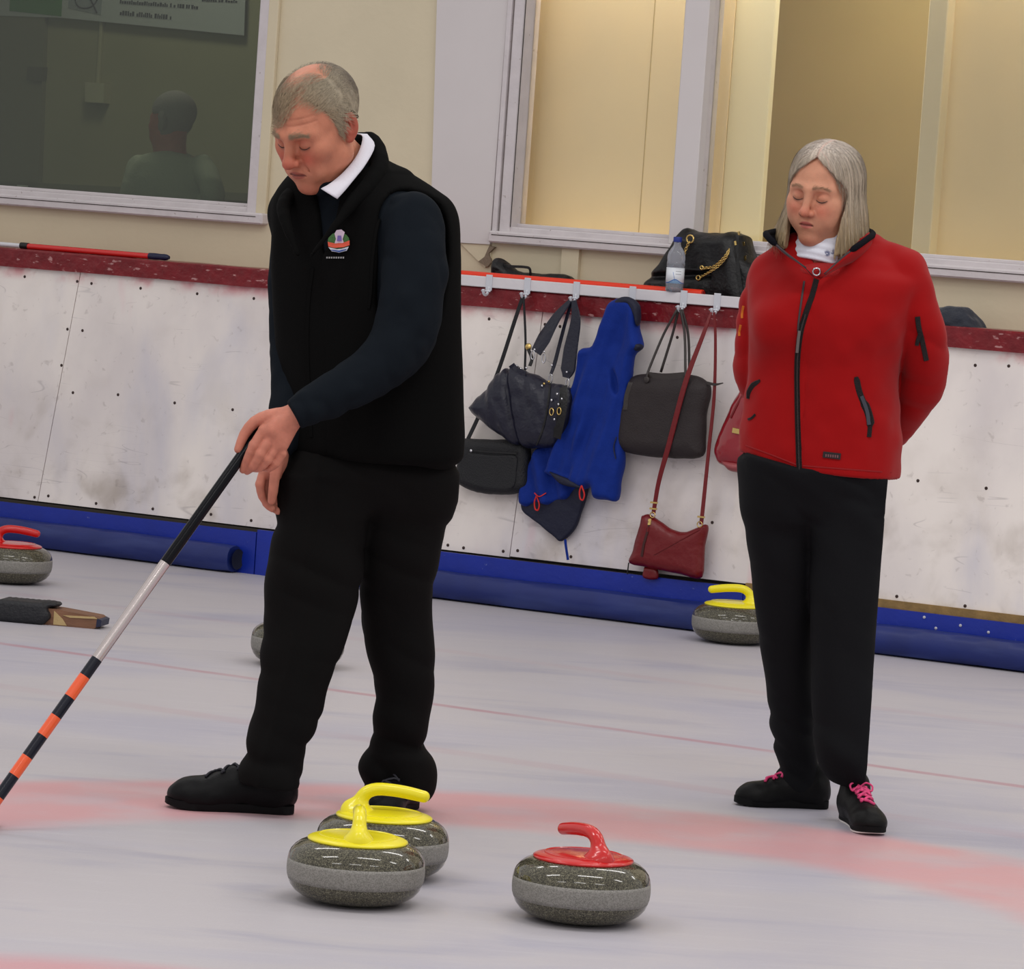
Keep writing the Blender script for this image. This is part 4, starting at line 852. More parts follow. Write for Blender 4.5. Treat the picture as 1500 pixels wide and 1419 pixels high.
# ================================================================ PEOPLE
def Rmat(yaw, pitch, roll=0):
    cz, sz = math.cos(-yaw), math.sin(-yaw); cx, sx = math.cos(pitch), math.sin(pitch); cy, sy = math.cos(roll), math.sin(roll)
    return np.array([[cz, -sz, 0], [sz, cz, 0], [0, 0, 1]]) @ np.array([[1, 0, 0], [0, cx, -sx], [0, sx, cx]]) @ np.array([[cy, 0, sy], [0, 1, 0], [-sy, 0, cy]])
def sm(x, a, b): t = np.clip((x - a) / (b - a), 0, 1); return t * t * (3 - 2 * t)
def head_f(q, g):
    if g.get('fem', 0): q = np.stack([q[:, 0], q[:, 1], q[:, 2]], 1)
    ax = np.abs(q[:, 0]); m = np.stack([ax, q[:, 1], q[:, 2]], 1); fem = g.get('fem', 0)
    d = ell(m, (0, .014, .040), (.077, .093, .081 - .007 * fem)); mo = m / np.array([.84 if fem else 1., 1, 1])
    d = smin(d, ell(m, (0, -.026, -.028), ((.0605 if fem else .062), .062, .086)), .045)
    d = smin(d, cap(m, (.047, -.004, -.062), (.004, -.064, -.100), .022, .021), .035)
    d = smin(d, ell(m, (0, -.080, -.100), (.021, .017, .015)), .022)
    d = smin(d, ell(m, (.043, -.062, -.020), (.022, .020, .020)), .03)
    if fem: d = smin(d, ell(m, (.033, -.066, -.052), (.024, .022, .026)), .03)
    else: d = smin(d, ell(m, (.034, -.078, -.058), (.012, .012, .022)), .025)
    d = smin(d, chain(m, [(0, -.084, .020), (.020, -.087, .024), (.046, -.064, .018)], [.008, .0110 - .0045 * fem, .010]), .018)
    d = smax(d, -ell(m, (.032, -.103, .000), (.020, .025, .0135)), .018)
    d = smin(d, ell(m, (.031, -.0745, .001), (.0145, .0130, .0120)), .006)
    d = smin(d, cap(m, (.022, -.083, -.013), (.043, -.074, -.012), .0035), .008)      # lower lid fold
    n0 = .0122 if not fem else .0098
    d = smin(d, cap(m, (0, -.088, .014), (0, -.109, -.026), .0074, n0 * .93), .014)
    d = smin(d, ell(m, (0, -.111, -.031), (n0 * 1.05, .0125, .0100)), .010)
    d = smin(d, ell(m, (.0125, -.099, -.0345), (.0078, .0105, .0072)), .006)
    d = smin(d, ell(m, (0, -.078, -.064), (.028, .019, .022)), .022)
    d = smin(d, chain(mo, [(0, -.0965, -.0580), (.011, -.0950, -.0580), (.0225, -.0860, -.0625)], [.0050, .0048, .0025]), .006)
    d = smin(d, chain(mo, [(0, -.0945, -.0690), (.011, -.0930, -.0685), (.021, -.0860, -.0640)], [.0062, .0056, .0025]), .006)
    d = smax(d, -chain(mo, [(0, -.1030, -.0632), (.012, -.1005, -.0634), (.0235, -.0915, -.0660)], [.0024, .0024, .0006]), .004)
    if not fem:   # nasolabial fold and crow lines of an older man
        d = smax(d, -chain(m, [(.018, -.098, -.036), (.029, -.091, -.052), (.034, -.082, -.068)], [.0008, .0012, .0006]), .009)
        for zz in (.044, .056): d = d + .0011 * np.exp(-((q[:, 2] - zz) / .0022) ** 2) * (q[:, 1] < -.05)
    # ear
    e = ell(m, (.0785, .014, -.003), (.0090, .0185, .030), Rmat(.35, -.15)); e = smax(e, -ell(m, (.0890, .007, .002), (.0105, .0112, .0200)), .003); e = smin(e, chain(m, [(.080, .004, .018), (.082, .012, .006), (.080, .012, -.012)], .0022), .003)
    e = smin(e, ell(m, (.0735, -.001, -.006), (.006, .006, .007)), .004); e = smin(e, ell(m, (.076, .004, -.030), (.006, .009, .008)), .008)
    return smin(d, e, .006)
def blend(c, col, w): return c + (np.array(lin(col)[:3]) - c) * np.clip(w, 0, 1)[:, None]
def g3(m, c, r): return np.exp(-(((m - np.array(c)) / np.array(r)) ** 2).sum(1))
def head_col(q, g, base, red, lip, brow, lash):
    m = np.stack([np.abs(q[:, 0]), q[:, 1], q[:, 2]], 1); c = np.tile(lin(base)[:3], (len(q), 1))
    c = blend(c, red, .75 * g3(m, (.036, -.08, -.028), (.022, .05, .020))); c = blend(c, red, .8 * g3(m, (0, -.115, -.030), (.018, .02, .018)))
    c = blend(c, red, .75 * (m[:, 0] > .073) * sm(-np.abs(m[:, 1] - .012), -.035, -.02)); c = blend(c, red, .4 * g3(m, (0, -.08, -.105), (.03, .04, .018)))
    c = c * (1 + .10 * noise(q, 55) + .05 * noise(q, 140, 3))[:, None]
    lw = .0225 - .0045 * g.get('fem', 0)
    c = blend(c, lip, .8 * sm(1 - (m[:, 0] / lw) ** 2 - ((m[:, 2] + .0632) / .0098) ** 2, .0, .35) * (m[:, 1] < -.080))
    c = blend(c, (104, 52, 46), .9 * sm(-np.abs(m[:, 2] + .0634 + .05 * m[:, 0]), -.0026, -.0012) * sm(lw + .003 - m[:, 0], 0, .006) * (m[:, 1] < -.080))
    bz = .0245 + .10 * m[:, 0] - 2.6 * np.maximum(m[:, 0] - .030, 0) ** 1.2 * .4
    c = blend(c, brow, g.get('browk', .7) * sm(-np.abs(m[:, 2] - bz), -.0065, -.002) * sm(m[:, 0], .010, .016) * (m[:, 0] < .050) * (m[:, 1] < -.05) * (.75 + .25 * noise(q, 300)))
    zl = -.0045 - .006 * (1 - ((m[:, 0] - .031) / .014) ** 2)
    c = blend(c, lash, .30 * sm(-np.abs(m[:, 2] - zl), -.0050, -.0010) * sm(.0160 - np.abs(m[:, 0] - .031), 0, .004) * (m[:, 1] < -.07))
    c = blend(c, red, .45 * g3(m, (.031, -.085, .010), (.016, .03, .006)))       # pink upper lid
    c = blend(c, (110, 50, 44), .8 * g3(m, (.0075, -.106, -.0430), (.0035, .006, .0022)))
    return c
def eyes_(par, C, R, s, g, lash_c, brow_c, f, brow_n, seed, bw=.0034):
    """lash lines and brow hairs laid on the head surface"""
    def hit(x, z):
        y = np.linspace(-.13, -.05, 160); P = np.c_[np.full(160, x), y, np.full(160, z)]; v = head_f(P, g); i = np.argmax(v < .0006); return P[i]
    for sx in (-1, 1):
        L = [hit(sx * x, -.0030 - .0050 * (1 - ((x - .031) / .015) ** 2)) for x in np.linspace(.0175, .0455, 11)]
        Wp = [C + s * R @ p for p in L]; mb = MB(); mb.tube(Wp, [.0003, .0006, .0008, .0010, .0011, .0011, .0011, .0010, .0009, .0007, .0003], 6); mb.build('eyelashes', mat(lash_c[0], lash_c[1], .6), par)
        rg_ = np.random.RandomState(seed + sx); xs_ = rg_.uniform(.011, .049, brow_n); zs_ = .0255 + .10 * xs_ - 1.04 * np.maximum(xs_ - .030, 0) ** 1.2 + rg_.normal(0, bw * (1 - .4 * (xs_ > .035)), brow_n)
        B0 = np.array([C + s * R @ hit(sx * x, z) for x, z in zip(xs_, zs_)]); nr = fnormal(f, B0); dl_ = np.c_[sx * np.ones(brow_n), np.zeros(brow_n), .35 - 14 * np.maximum(xs_ - .03, 0)] @ R.T
        Vb, Qb = strands(B0, nr, dl_, .0085 * s, .0007, .0016, rg_, jit=.25); mk('eyebrow', Vb, Qb, mat(brow_c[0], brow_c[1], .8), par)
M_skin = mat('skin', (200, 140, 120), .52, attr=True, bump=.12, bscale=260, sss=.12, spec=.35)
def join(meshes):
    V = []; Q = []; C = []; b = 0
    for v, q, c in meshes: V.append(v); Q.append(q + b); C.append(c); b += len(v)
    return np.vstack(V), np.vstack(Q), np.vstack(C)
def pt(px, py, Y): return at(px, py, Y)
def secs(rows, Y, yaw=0., grow=0., nsm=5):
    """rows: (py, x_left, x_right, half depth b, dy) -> loft sections whose outline meets the pixel columns"""
    out = []
    for py, xl, xr, b, dy in rows:
        P = at((xl + xr) / 2, py, Y + dy); rx = (xr - xl) / 2 / ppm(Y + dy) + grow; b = b + grow
        a = math.sqrt(max(rx * rx - (b * math.sin(yaw)) ** 2, 1e-4)) / math.cos(yaw) if yaw else rx
        out.append((P[2], P[0], P[1], a, b))
    S = np.array(sorted(out)); return spline(S, nsm)
def zsec(S, yaw=0., n=2.3, cut=.012): return lambda P: zloft(P, S, -yaw, n, cut)
def lenspts(L, Y): return [tuple(at(x, y, Y + dy)) for x, y, dy in L]
def stretchn(P, f, s, off=0): return noise(P * np.array(s), f, off)
def frill(P, amp, f, tilt=(0, 0, 0), off=0):
    """soft cloth folds: ridged noise in a sheared frame"""
    n_ = noise(P, f, off); return amp * (.5 - 2 * np.abs(n_))
# ---------------------------------------------------------------- shoe: built pointing along +x from the heel, then turned
def shoe(par, P0, ang, L, m_up, m_sole, lace=None, white=None, nl=6, lr=.0030, toe=0.):
    c, s = math.cos(ang), math.sin(ang); M = np.array([[c, s, 0], [-s, c, 0], [0, 0, 1]])       # world -> local
    wd = lambda V: np.asarray(V) @ M + P0
    def loc(P): return (P - P0) @ M.T
    k = L / .29
    def f(P):
        q = loc(P) / k
        d = ell(q, (.052, 0, .040), (.052, .036, .045)); d = smin(d, ell(q, (.215, 0, .030), (.068, .047, .036 + toe)), .03)
        d = smin(d, cap(q, (.045, 0, .050), (.225, 0, .030), .036, .034), .03); d = smin(d, chain(q, [(.050, 0, .075), (.110, 0, .062), (.165, 0, .050)], [.034, .034, .028]), .03)
        d = smin(d, cap(q, (.045, 0, .06), (.050, 0, .105), .036, .040), .02)
        d = smin(d, ell(q, (.125, 0, .070), (.050, .022, .030)), .015) + noise(q, 60) * .0012
        return smax(d, .014 - q[:, 2], .006) * k
    u = sdf('upper', f, P0 - [.36, .36, .02], P0 + [.36, .36, .18], .0045, m_up, par)
    out = [(.002, 0), (.006, .022), (.03, .034), (.09, .031), (.15, .035), (.21, .046), (.255, .040), (.280, .022), (.287, 0)]; out = spline([(a, b, 0) for a, b in out], 4)[:, :2]
    pl = [(a * k, b * k) for a, b in out] + [(a * k, -b * k) for a, b in out[-2:0:-1]]
    def layer(nm, z0, z1, m, g=1.):
        mb = MB(); n = len(pl); V = []
        for z, gg in ((z0, .965), (z0 + .002, 1), (z1, 1.0)):
            for a, b in pl: V.append(wd([((a - L / 2) * gg * g + L / 2, b * gg * g, z + (max(0, a - .22 * k) ** 2 * 1.6 if z < .006 else max(0, a - .22 * k) ** 2 * .8))])[0])
        Fc = [(i * n + j, i * n + (j + 1) % n, (i + 1) * n + (j + 1) % n, (i + 1) * n + j) for i in range(2) for j in range(n)] + [tuple(range(n)), tuple(2 * n + j for j in range(n))]
        return mk(nm, V, Fc, m, par, smooth='auto')
    z = 0.0005
    if white: layer('slider', z, .006, white, .97); z = .006
    layer('sole', z, .021, m_sole)
    Lm = []
    if lace is not None:
        top = lambda x, y: wd(np.array([[x * k, y * k, 0]]))[0]
        for i, x in enumerate(np.linspace(.104, .190, nl)):
            w = .021 - i * .0005
            pts = []
            for y in np.linspace(-w, w, 7):
                x2 = x + (.012 if i % 2 else -.012) * (y / w)
                zz = np.linspace(.02, .15, 80) * k; G = np.c_[np.full(80, x2 * k), np.full(80, y * k), zz]; v = f(wd(G)); j = np.argmax(v > 0.0015) if (v > 0).any() else 79
                jj = np.flatnonzero(v < .0015); j = jj[-1] if len(jj) else 0; pts.append(wd(G[j:j + 1])[0] + [0, 0, .002])
            Lm.append(pts)
        for pts in Lm:
            mb = MB(); mb.tube(pts, lr * k, 6); mb.build('lace', lace, u)
        for sy in (-1, 1):
            b0 = Lm[0][3]; q0 = loc(np.array([b0]))[0]
            lp = [q0, q0 + [.0, sy * .014, .010], q0 + [.008, sy * .028, .004], q0 + [.018, sy * .024, -.008], q0 + [.006, sy * .008, .002]]
            mb = MB(); mb.tube(wd(spline(lp, 4)), .0026, 6); mb.build('bow_loop', lace, u)
    return u
# ================================================================ the man
YM = 10.10
SKIN_M = (190, 124, 98); RED_M = (168, 74, 60)
HM = dict(); RM = Rmat(R_(41), R_(33), R_(2)); SM = 1.12
CM = at(424, 211, YM - .17) - SM * RM @ np.array([0, -.091, .006])     # nose root lands here
man = empty('person', (at(485, 1190, YM)[0], YM, 0), 'man in black fleece vest and black trousers, head bowed, holding an orange-banded broom', 'person')
hq = lambda P: (P - CM) @ RM / SM
YH = 9.80
hand1 = {  # near hand closed on the shaft
    'palm': [((430, 609, .0), (402, 630, -.006), .024, .024), ((424, 622, .004), (410, 650, .002), .022, .021), ((408, 622, -.004), (388, 634, -.006), .020, .016), ((408, 640, -.004), (398, 656, 0), .018, .015)],
    'fingers': [[(386, 630, -.008), (372, 652, -.012), (363, 671, -.006), (356, 688, .012)], [(394, 643, -.010), (381, 665, -.016), (371, 682, -.006), (362, 690, .022)], [(404, 655, -.006), (392, 673, -.010), (381, 685, .004), (371, 686, .030)], [(413, 664, .0), (404, 678, .0), (394, 686, .014), (384, 684, .034)]],
    'fr': [[.0120, .0112, .0100, .0086], [.0122, .0112, .0100, .0086], [.0115, .0106, .0096, .0084], [.0105, .0096, .0086, .0076]],
    'thumb': ([(418, 607, .004), (394, 610, .006), (373, 618, .010), (358, 636, .012), (349, 658, .010)], [.018, .0165, .0135, .0120, .0095])}
def handf(h, Y):
    def f(P):
        d = None
        for a, b, r1, r2 in h['palm']:
            e = cap(P, at(*a[:2], Y + a[2]), at(*b[:2], Y + b[2]), r1, r2); d = e if d is None else smin(d, e, .012)
        for F_, r in zip(h['fingers'], h['fr']):
            p = [at(x, y, Y + dy) for x, y, dy in F_]; e = chain(P, p, r, n=2)
            kn = np.linalg.norm(P - p[0], axis=1) - r[0] * 1.08; d = smin(d, np.minimum(e, kn), .0035)
            d = smin(d, np.linalg.norm(P - p[1], axis=1) - r[1] * 1.06, .004)
        t, r = h['thumb']; d = smin(d, chain(P, [at(x, y, Y + dy) for x, y, dy in t], r, n=2), .006)
        return d
    return f
YH2 = 10.02
hand2 = {'palm': [((412, 652, .0), (404, 676, 0), .022, .026), ((404, 672, .0), (392, 694, .004), .020, .017), ((408, 672, 0), (404, 694, .01), .018, .016)],
    'fingers': [[(386, 692, -.004), (381, 709, -.008), (384, 727, -.004), (392, 738, .004)], [(391, 698, .012), (386, 718, .008), (390, 737, .008), (399, 745, .010)], [(397, 700, .026), (393, 722, .024), (398, 741, .022), (407, 749, .02)], [(403, 700, .038), (401, 722, .038), (405, 740, .036), (412, 748, .032)]],
    'fr': [[.0112, .0105, .0096, .0082], [.0115, .0108, .0098, .0084], [.0108, .0102, .0092, .008], [.0098, .0092, .0084, .0074]],
    'thumb': ([(408, 664, -.012), (405, 684, -.022), (402, 702, -.026), (400, 720, -.026), (398, 733, -.022)], [.017, .0145, .0120, .0115, .0095])}
h1 = handf(hand1, YH); h2 = handf(hand2, YH2)
neckM = lenspts([(474, 212, -.05), (498, 238, -.01), (512, 275, .02)], YM)
def man_body(P):      # plain body under the clothes, one surface from neck to ankles
    d = chain(P, neckM, [.058, .062, .075])
    T = secs([(285, 445, 600, .10, 0), (330, 430, 630, .11, 0), (450, 430, 640, .11, .0), (600, 435, 650, .11, .01), (660, 450, 640, .07, .02)], YM)
    d = smin(d, zloft(P, T, R_(-30)), .05)
    for L, r in (([(600, 325, -.14), (588, 500, -.21)], (.052, .042)), ([(588, 500, -.21), (436, 607, -.30)], (.042, .028)), ([(436, 330, .10), (430, 480, .08), (426, 590, -.01), (412, 656, -.065)], (.04, .034, .028, .024)),
                 ([(482, 740, -.02), (452, 900, -.03), (400, 1110, -.03)], (.07, .055, .034)), ([(596, 740, .04), (582, 900, .12), (586, 1110, .20)], (.07, .055, .034))):
        d = smin(d, chain(P, lenspts(L, YM), r), .03)
    return d
def part_mesh(f, lo, hi, h, colf): V, Q = nets(f, lo, hi, h); return V, Q, colf(V)
def hskin(P): 
    c = np.tile(lin((192, 122, 102))[:3], (len(P), 1)); return c * (1 + .10 * noise(P, 60) + .06 * noise(P, 170, 4))[:, None]
def hair_amount(q, soft=.0):
    """1 where the head carries cut grey hair; thinner over the front and crown"""
    x, y, z = q.T; ax = np.abs(x); z = z + noise(q, 45) * .004; k = .012 + soft
    zl = np.interp(y, [-.075, -.052, -.040, -.026, -.012, -.004, .012, .030, .042, .09], [.20, .100, .070, .040, -.018, .010, .030, .016, -.040, -.055])
    side = (1 - np.exp(-(((x + .004) / .050) ** 2 + ((y - .022) / .056) ** 2) ** 2) * (z > .06)) * sm(z - zl, -k, k) * sm(ax - .030 + np.maximum(y + .02, 0) * 1.2, -.012, .012)
    bald = np.exp(-(((x + .004) / .046) ** 2 + ((y - .022) / .052) ** 2) ** 2) * sm(z, .07, .09)
    top = sm(z, .075, .100) * (1 - bald) * .68
    front = sm(.026 - x, -.02, .02) * sm(z - .030 - np.maximum(x + .03, 0) * .7, -.004, .030) * (y < .02) * .72
    return np.clip(np.maximum(np.maximum(side, top * (y > -.03)), front * (1 - bald)), 0, 1)
def man_head_col(P):
    q = hq(P); c = head_col(q, dict(browk=.7), SKIN_M, RED_M, (150, 72, 64), (150, 128, 100), (84, 54, 48))
    w = hair_amount(q, .006); c = blend(c, (160, 134, 112), w * .8); return c
fh = lambda P: head_f(hq(P), HM) * SM
def fheadneck(P): return smin(fh(P), chain(P, neckM, [.058, .062, .075]), .03)
V1 = part_mesh(fheadneck, CM - [.15, .16, .18], CM + [.16, .16, .17], .0023, man_head_col)
eyes_(man, CM, RM, SM, HM, ('dark_lash', (64, 42, 38)), ('grey_brow', (150, 130, 106)), fh, 230, 11, .0040)
V2 = part_mesh(lambda P: smin(h1(P), cap(P, at(432, 607, YH + .004), at(470, 585, YH + .01), .026, .029), .01), at(395, 640, YH) - [.11, .08, .12], at(395, 640, YH) + [.13, .08, .11], .0023, hskin)
V3 = part_mesh(h2, at(398, 700, YH2) - [.07, .08, .11], at(398, 700, YH2) + [.06, .09, .10], .0025, hskin)
V4 = part_mesh(man_body, (at(360, 0, YM)[0], YM - .5, .06), (at(690, 0, YM)[0], YM + .45, 1.5), .016, hskin)
V_, Q_, C_ = join([V1, V2, V3, V4]); mk('body', V_, Q_, M_skin, man, colors=C_)
# hair: cropped shell with combed relief
M_hairm = mat('grey_hair', (140, 132, 118), .65, attr=True, bump=.5, bscale=240, stretch=(1, .5, .35))
def f_hair(P):
    q = hq(P); w = hair_amount(q); w = w * sm(w, .35, .8); n_ = noise(q * [1, 1, .45], 170) * .0010 + noise(q, 60) * .0012
    return fh(P) + .005 - w * .0095 * np.where(q[:, 1] > .03, 1.15, .9) - n_ * w
def hairtone(q):
    t = sm(q[:, 1] + q[:, 2] * .3, .03, .10); c = np.tile(lin((160, 148, 126))[:3], (len(q), 1)); c = blend(c, (104, 92, 78), t * .85 * (1 + .6 * noise(q, 40)))
    return blend(c, (148, 124, 94), .7 * sm(-q[:, 1], -.01, .05))
def c_hair(P):
    q = hq(P); return .80 * hairtone(q) * (1 + .25 * noise(q * [1, 1, .4], 190) + .15 * noise(q, 50))[:, None]
lo_, hi_ = CM - [.13, .16, .15], CM + [.15, .15, .17]
Va, Qa = nets(f_hair, lo_, hi_, .0031); rng = np.random.RandomState(4)
hv, hqd = V1[0], None; qq = hq(hv); w = hair_amount(qq, .006); pick = np.flatnonzero((w > .05)); pick = rng.choice(pick, 15000); pick = pick[rng.rand(len(pick)) < w[pick] ** .8 + .05]
rt = hv[pick] + rng.normal(0, .0012, (len(pick), 3)); nr = fnormal(fh, rt); rt = rt - nr * (fh(rt) - .001 * np.ones(len(rt)))[:, None]; ql = hq(rt)
dl = np.stack([-.15 - ql[:, 0] * 4, np.where(ql[:, 2] > .06, np.where(ql[:, 1] < .02, -.9, .3), .75), np.where(ql[:, 2] > .06, -.25, -.75)], 1); dl = np.where(ql[:, 1:2] > .05, np.array([0, .2, -1.]), dl); dw = dl @ RM.T
Vs, Qs = strands(rt, nr, dw, .018 * SM, .0008, .0065, rng, jit=.14, seg=3, proj=fh)
cs = np.repeat(hairtone(ql) * rng.uniform(.7, 1.3, len(ql))[:, None], 8, 0)
mk('hair', np.vstack([Va, Vs]), np.vstack([Qa, Qs + len(Va)]), M_hairm, man, colors=np.vstack([c_hair(Va), cs]))
# clothes
M_vest = mat('black_fleece', (12, 12, 12), .95, bump=.12, bscale=420, spec=.08); M_sweat = mat('dark_navy_wool', (19, 24, 30), .92, bump=.12, bscale=420, spec=.1)
M_trou = mat('black_trouser_cloth', (15, 14, 14), .85, bump=.08, bscale=400, spec=.12); M_shirt = mat('white_cotton', (216, 214, 224), .7, bump=.1, bscale=200)
vrows = [(672, 420, 666, .150, .0), (655, 410, 677, .155, .0), (620, 410, 679, .155, 0), (560, 408, 676, .152, 0), (500, 404, 674, .15, 0), (440, 400, 673, .15, 0), (400, 397, 672, .15, 0), (350, 397, 670, .145, .0), (318, 399, 660, .135, 0), (292, 405, 640, .120, 0), (270, 420, 612, .10, .01), (250, 440, 590, .08, .02)]
TS = secs(vrows, YM); TYAW = R_(28)
TS = secs(vrows, YM, TYAW); 
cT, sT = math.cos(TYAW), math.sin(TYAW)
def torso_uv(P):
    """lateral (his left +) and forward coordinate about the torso axis"""
    cx = np.interp(P[:, 2], TS[:, 0], TS[:, 1]); cy = np.interp(P[:, 2], TS[:, 0], TS[:, 2]); x = P[:, 0] - cx; y = P[:, 1] - cy
    return x * cT - y * sT, -x * sT - y * cT
armN = [(604, 325, -.125), (608, 380, -.165), (602, 440, -.195), (588, 500, -.215), (545, 545, -.245), (492, 575, -.275), (452, 596, -.295), (430, 608, -.30)]
rN = [.070, .074, .075, .071, .060, .050, .042, .036]
armF = [(436, 325, .11), (431, 400, .10), (429, 470, .08), (428, 540, .04), (424, 600, -.02), (414, 648, -.065)]
rF = [.060, .060, .057, .052, .045, .035]
pN = lenspts(armN, YM); pF = lenspts(armF, YM)
zv = at(450, 376, YM)[2]; ztop = at(480, 285, YM)[2]
def f_sweater(P):
    d = zloft(P, np.c_[TS[:, :3], TS[:, 3] - .016, TS[:, 4] - .016], -TYAW, 2.3)
    q = P - np.array(pN[3]); 
    s1 = chain(P, pN, rN) + frill(P * [1, 1, .8], .0045, 22) * .9 - .004 * np.exp(-(q ** 2).sum(1) / .004)
    d = smin(d, s1, .02); d = smin(d, chain(P, pF, rF) + frill(P, .003, 24), .02)
    d = smin(d, chain(P, lenspts([(470, 268, -.10), (500, 262, -.06), (525, 245, .0)], YM), [.03, .035, .04]), .03)
    e = ((P - np.array(pN[-1])) @ (np.array(pN[-1]) - np.array(pN[-2])) / np.linalg.norm(np.array(pN[-1]) - np.array(pN[-2])))
    return smax(d, np.where(np.linalg.norm(P - np.array(pN[-1]), axis=1) < .12, e - .0, -1.), .006)
sdf('sweater', f_sweater, (at(375, 0, YM)[0], YM - .42, .80), (at(690, 0, YM)[0], YM + .24, 1.52), .0075, M_sweat, man)
col = lenspts([(528, 205, .075), (543, 203, .05), (554, 220, .0), (556, 245, -.06), (540, 272, -.115), (517, 296, -.15), (498, 322, -.172), (478, 346, -.185), (456, 374, -.188)], YM)
def f_roll(P, k=1.): return chain(P, col, np.array([.012, .016, .019, .021, .020, .016, .010, .006, .003]) * k)
_uv = torso_uv(np.array([at(450, 376, YM - .17)])); U0 = float(_uv[0][0])
def f_vest(P):
    u, v = torso_uv(P)
    d = zloft(P, TS, -TYAW, 2.3, .02)
    d = smin(d, cap(P, *lenspts([(548, 262, .03), (632, 318, -.045)], YM), .052, .056), .05)
    d = smin(d, cap(P, *lenspts([(455, 285, .02), (425, 312, .09)], YM), .045, .050), .05)
    d = d + noise(P * [1, 1, .45], 13) * .006 + .003 * np.sin(u * 40 + P[:, 2] * 12) * sm(1.2 - P[:, 2], 0, .3)
    # front opening
    w = np.interp(P[:, 2], [zv, ztop, ztop + .1], [0, .036, .05]); uc = np.interp(P[:, 2], [zv, ztop], [.0, .022]); d = smin(d, f_roll(P, .8) + .004, .03); d = smax(d, -(smax(np.abs(u - uc - U0) - w, .02 - v, .01)), .006)
    # near and far armholes: recess where the sleeve comes through
    d = smax(d, -(chain(P, pN[:3], [r_ + .012 for r_ in rN[:3]])), .012)
    return d
sdf('vest', f_vest, (at(385, 0, YM)[0], YM - .26, .80), (at(695, 0, YM)[0], YM + .26, 1.56), .0068, M_vest, man)
# fleece collar standing round the neck

col2 = lenspts([(528, 204, .075), (505, 222, .09), (470, 250, .07), (432, 280, .0), (416, 300, -.08), (420, 330, -.14), (436, 372, -.17)], YM)
def f_col(P):
    a = f_roll(P); b = chain(P, col2, [.012, .014, .017, .018, .017, .012, .006]); return smin(a, b, .02) + noise(P, 40) * .001
sdf('collar', f_col, (at(400, 0, YM)[0], YM - .24, 1.24), (at(600, 0, YM)[0], YM + .15, 1.60), .0045, M_vest, man)
# vest zip edge, badge, chest lettering
zp = spline([(458, 392, 0), (452, 440, 0), (450, 500, 0), (452, 560, 0), (456, 640, 0)], 5)[:, :2]
P = drape(f_vest, zp, YM, .001, .4); ribbon(P, .010, .004, (-.4, -1, 0), 'zip', M_vest, man)
P = drape(f_vest, spline([(566, 300, 0), (553, 330, 0), (546, 380, 0), (543, 430, 0), (540, 452, 0)], 5)[:, :2], YM, .001, .4); ribbon(P, .008, .004, (-.4, -1, 0), 'armhole_piping', M_vest, man)
def decal(name, f, pix, m, par, Y, off=.0012, th=.0012):
    P = drape(f, pix, Y, off, .4); n = len(P); c = P.mean(0); nrm = CAMP - c; nrm /= np.linalg.norm(nrm); V = np.vstack([P, [c], P + nrm * th, [c + nrm * th]])
    Fc = [(i, (i + 1) % n, n) for i in range(n)] + [(n + 1 + i, n + 1 + (i + 1) % n, 2 * n + 1) for i in range(n)] + [(i, (i + 1) % n, n + 1 + (i + 1) % n, n + 1 + i) for i in range(n)]
    return mk(name, V, Fc, m, par, smooth=False)
def circ(cx, cy, rx, ry, n=16, a0=0, a1=360): return [(cx + rx * math.cos(R_(a)), cy + ry * math.sin(R_(a))) for a in np.linspace(a0, a1, n, endpoint=a1 - a0 < 360)]
bd = decal('badge', f_vest, circ(496, 353, 16, 13), mat('badge_green', (74, 118, 66), .8, bump=.5, bscale=400), man, YM, .003)
def bdx(nm, pix, c, off): return decal(nm, f_vest, pix, mat(nm + '_thread', c, .8), bd, YM, off)
bdx('badge_stem', [(493, 337), (500, 336), (505, 340), (502, 350), (505, 360), (489, 360), (492, 350), (490, 342)], (216, 196, 214), .0048)
bdx('badge_band', [(480, 354), (487, 357), (496, 356), (505, 356), (512, 352), (512, 359), (503, 362), (490, 363), (481, 361)], (222, 92, 70), .0066)
bdx('badge_scroll', [(481, 362), (490, 365), (502, 364), (511, 361), (508, 367), (497, 370), (486, 368)], (210, 212, 222), .0066)
bdx('badge_scroll_blue', [(484, 365.5), (497, 368), (508, 364.5), (507, 366), (497, 369.3), (486, 367)], (60, 84, 150), .0080)
bdx('badge_detail', [(494.5, 345), (499.5, 345), (500.5, 353), (493.5, 353)], (120, 100, 170), .0066)
mb_ = [(478 + i * 3.4, 378) for i in range(8)]
for x, y in mb_: decal('chest_letter', f_vest, [(x, y - 2), (x + 2.3, y - 2), (x + 2.1, y + .5), (x, y + .5)], mat('silver_thread', (150, 150, 150), .7), man, YM, .0015)
# shirt collar wing
up_ = spline([(520, 195, .02), (531, 200, -.02), (524, 225, -.085), (505, 250, -.13), (484, 268, -.16), (470, 276, -.17)], 4)
lo_ = spline([(538, 196, .03), (549, 213, -.035), (536, 240, -.105), (519, 262, -.145), (505, 279, -.168), (494, 291, -.180)], 4)
V = []; n = len(up_)
for i in range(n):
    a, b = up_[i], lo_[i]
    for t, bul in ((0, 0), (.25, -.004), (.5, -.006), (.75, -.005), (1, 0)):
        x, y, dy = a + (b - a) * t; V.append(at(x, y, YM + dy + bul))
V = np.array(V); V2_ = V + np.array([0, .004, -.001]); Fc = []
for i in range(n - 1):
    for j in range(4):
        a = i * 5 + j; Fc += [(a, a + 1, a + 6, a + 5), (n * 5 + a, n * 5 + a + 5, n * 5 + a + 6, n * 5 + a + 1)]
ed = [i * 5 for i in range(n)] + [(n - 1) * 5 + j for j in range(1, 5)] + [i * 5 + 4 for i in range(n - 2, -1, -1)] + [3, 2, 1]
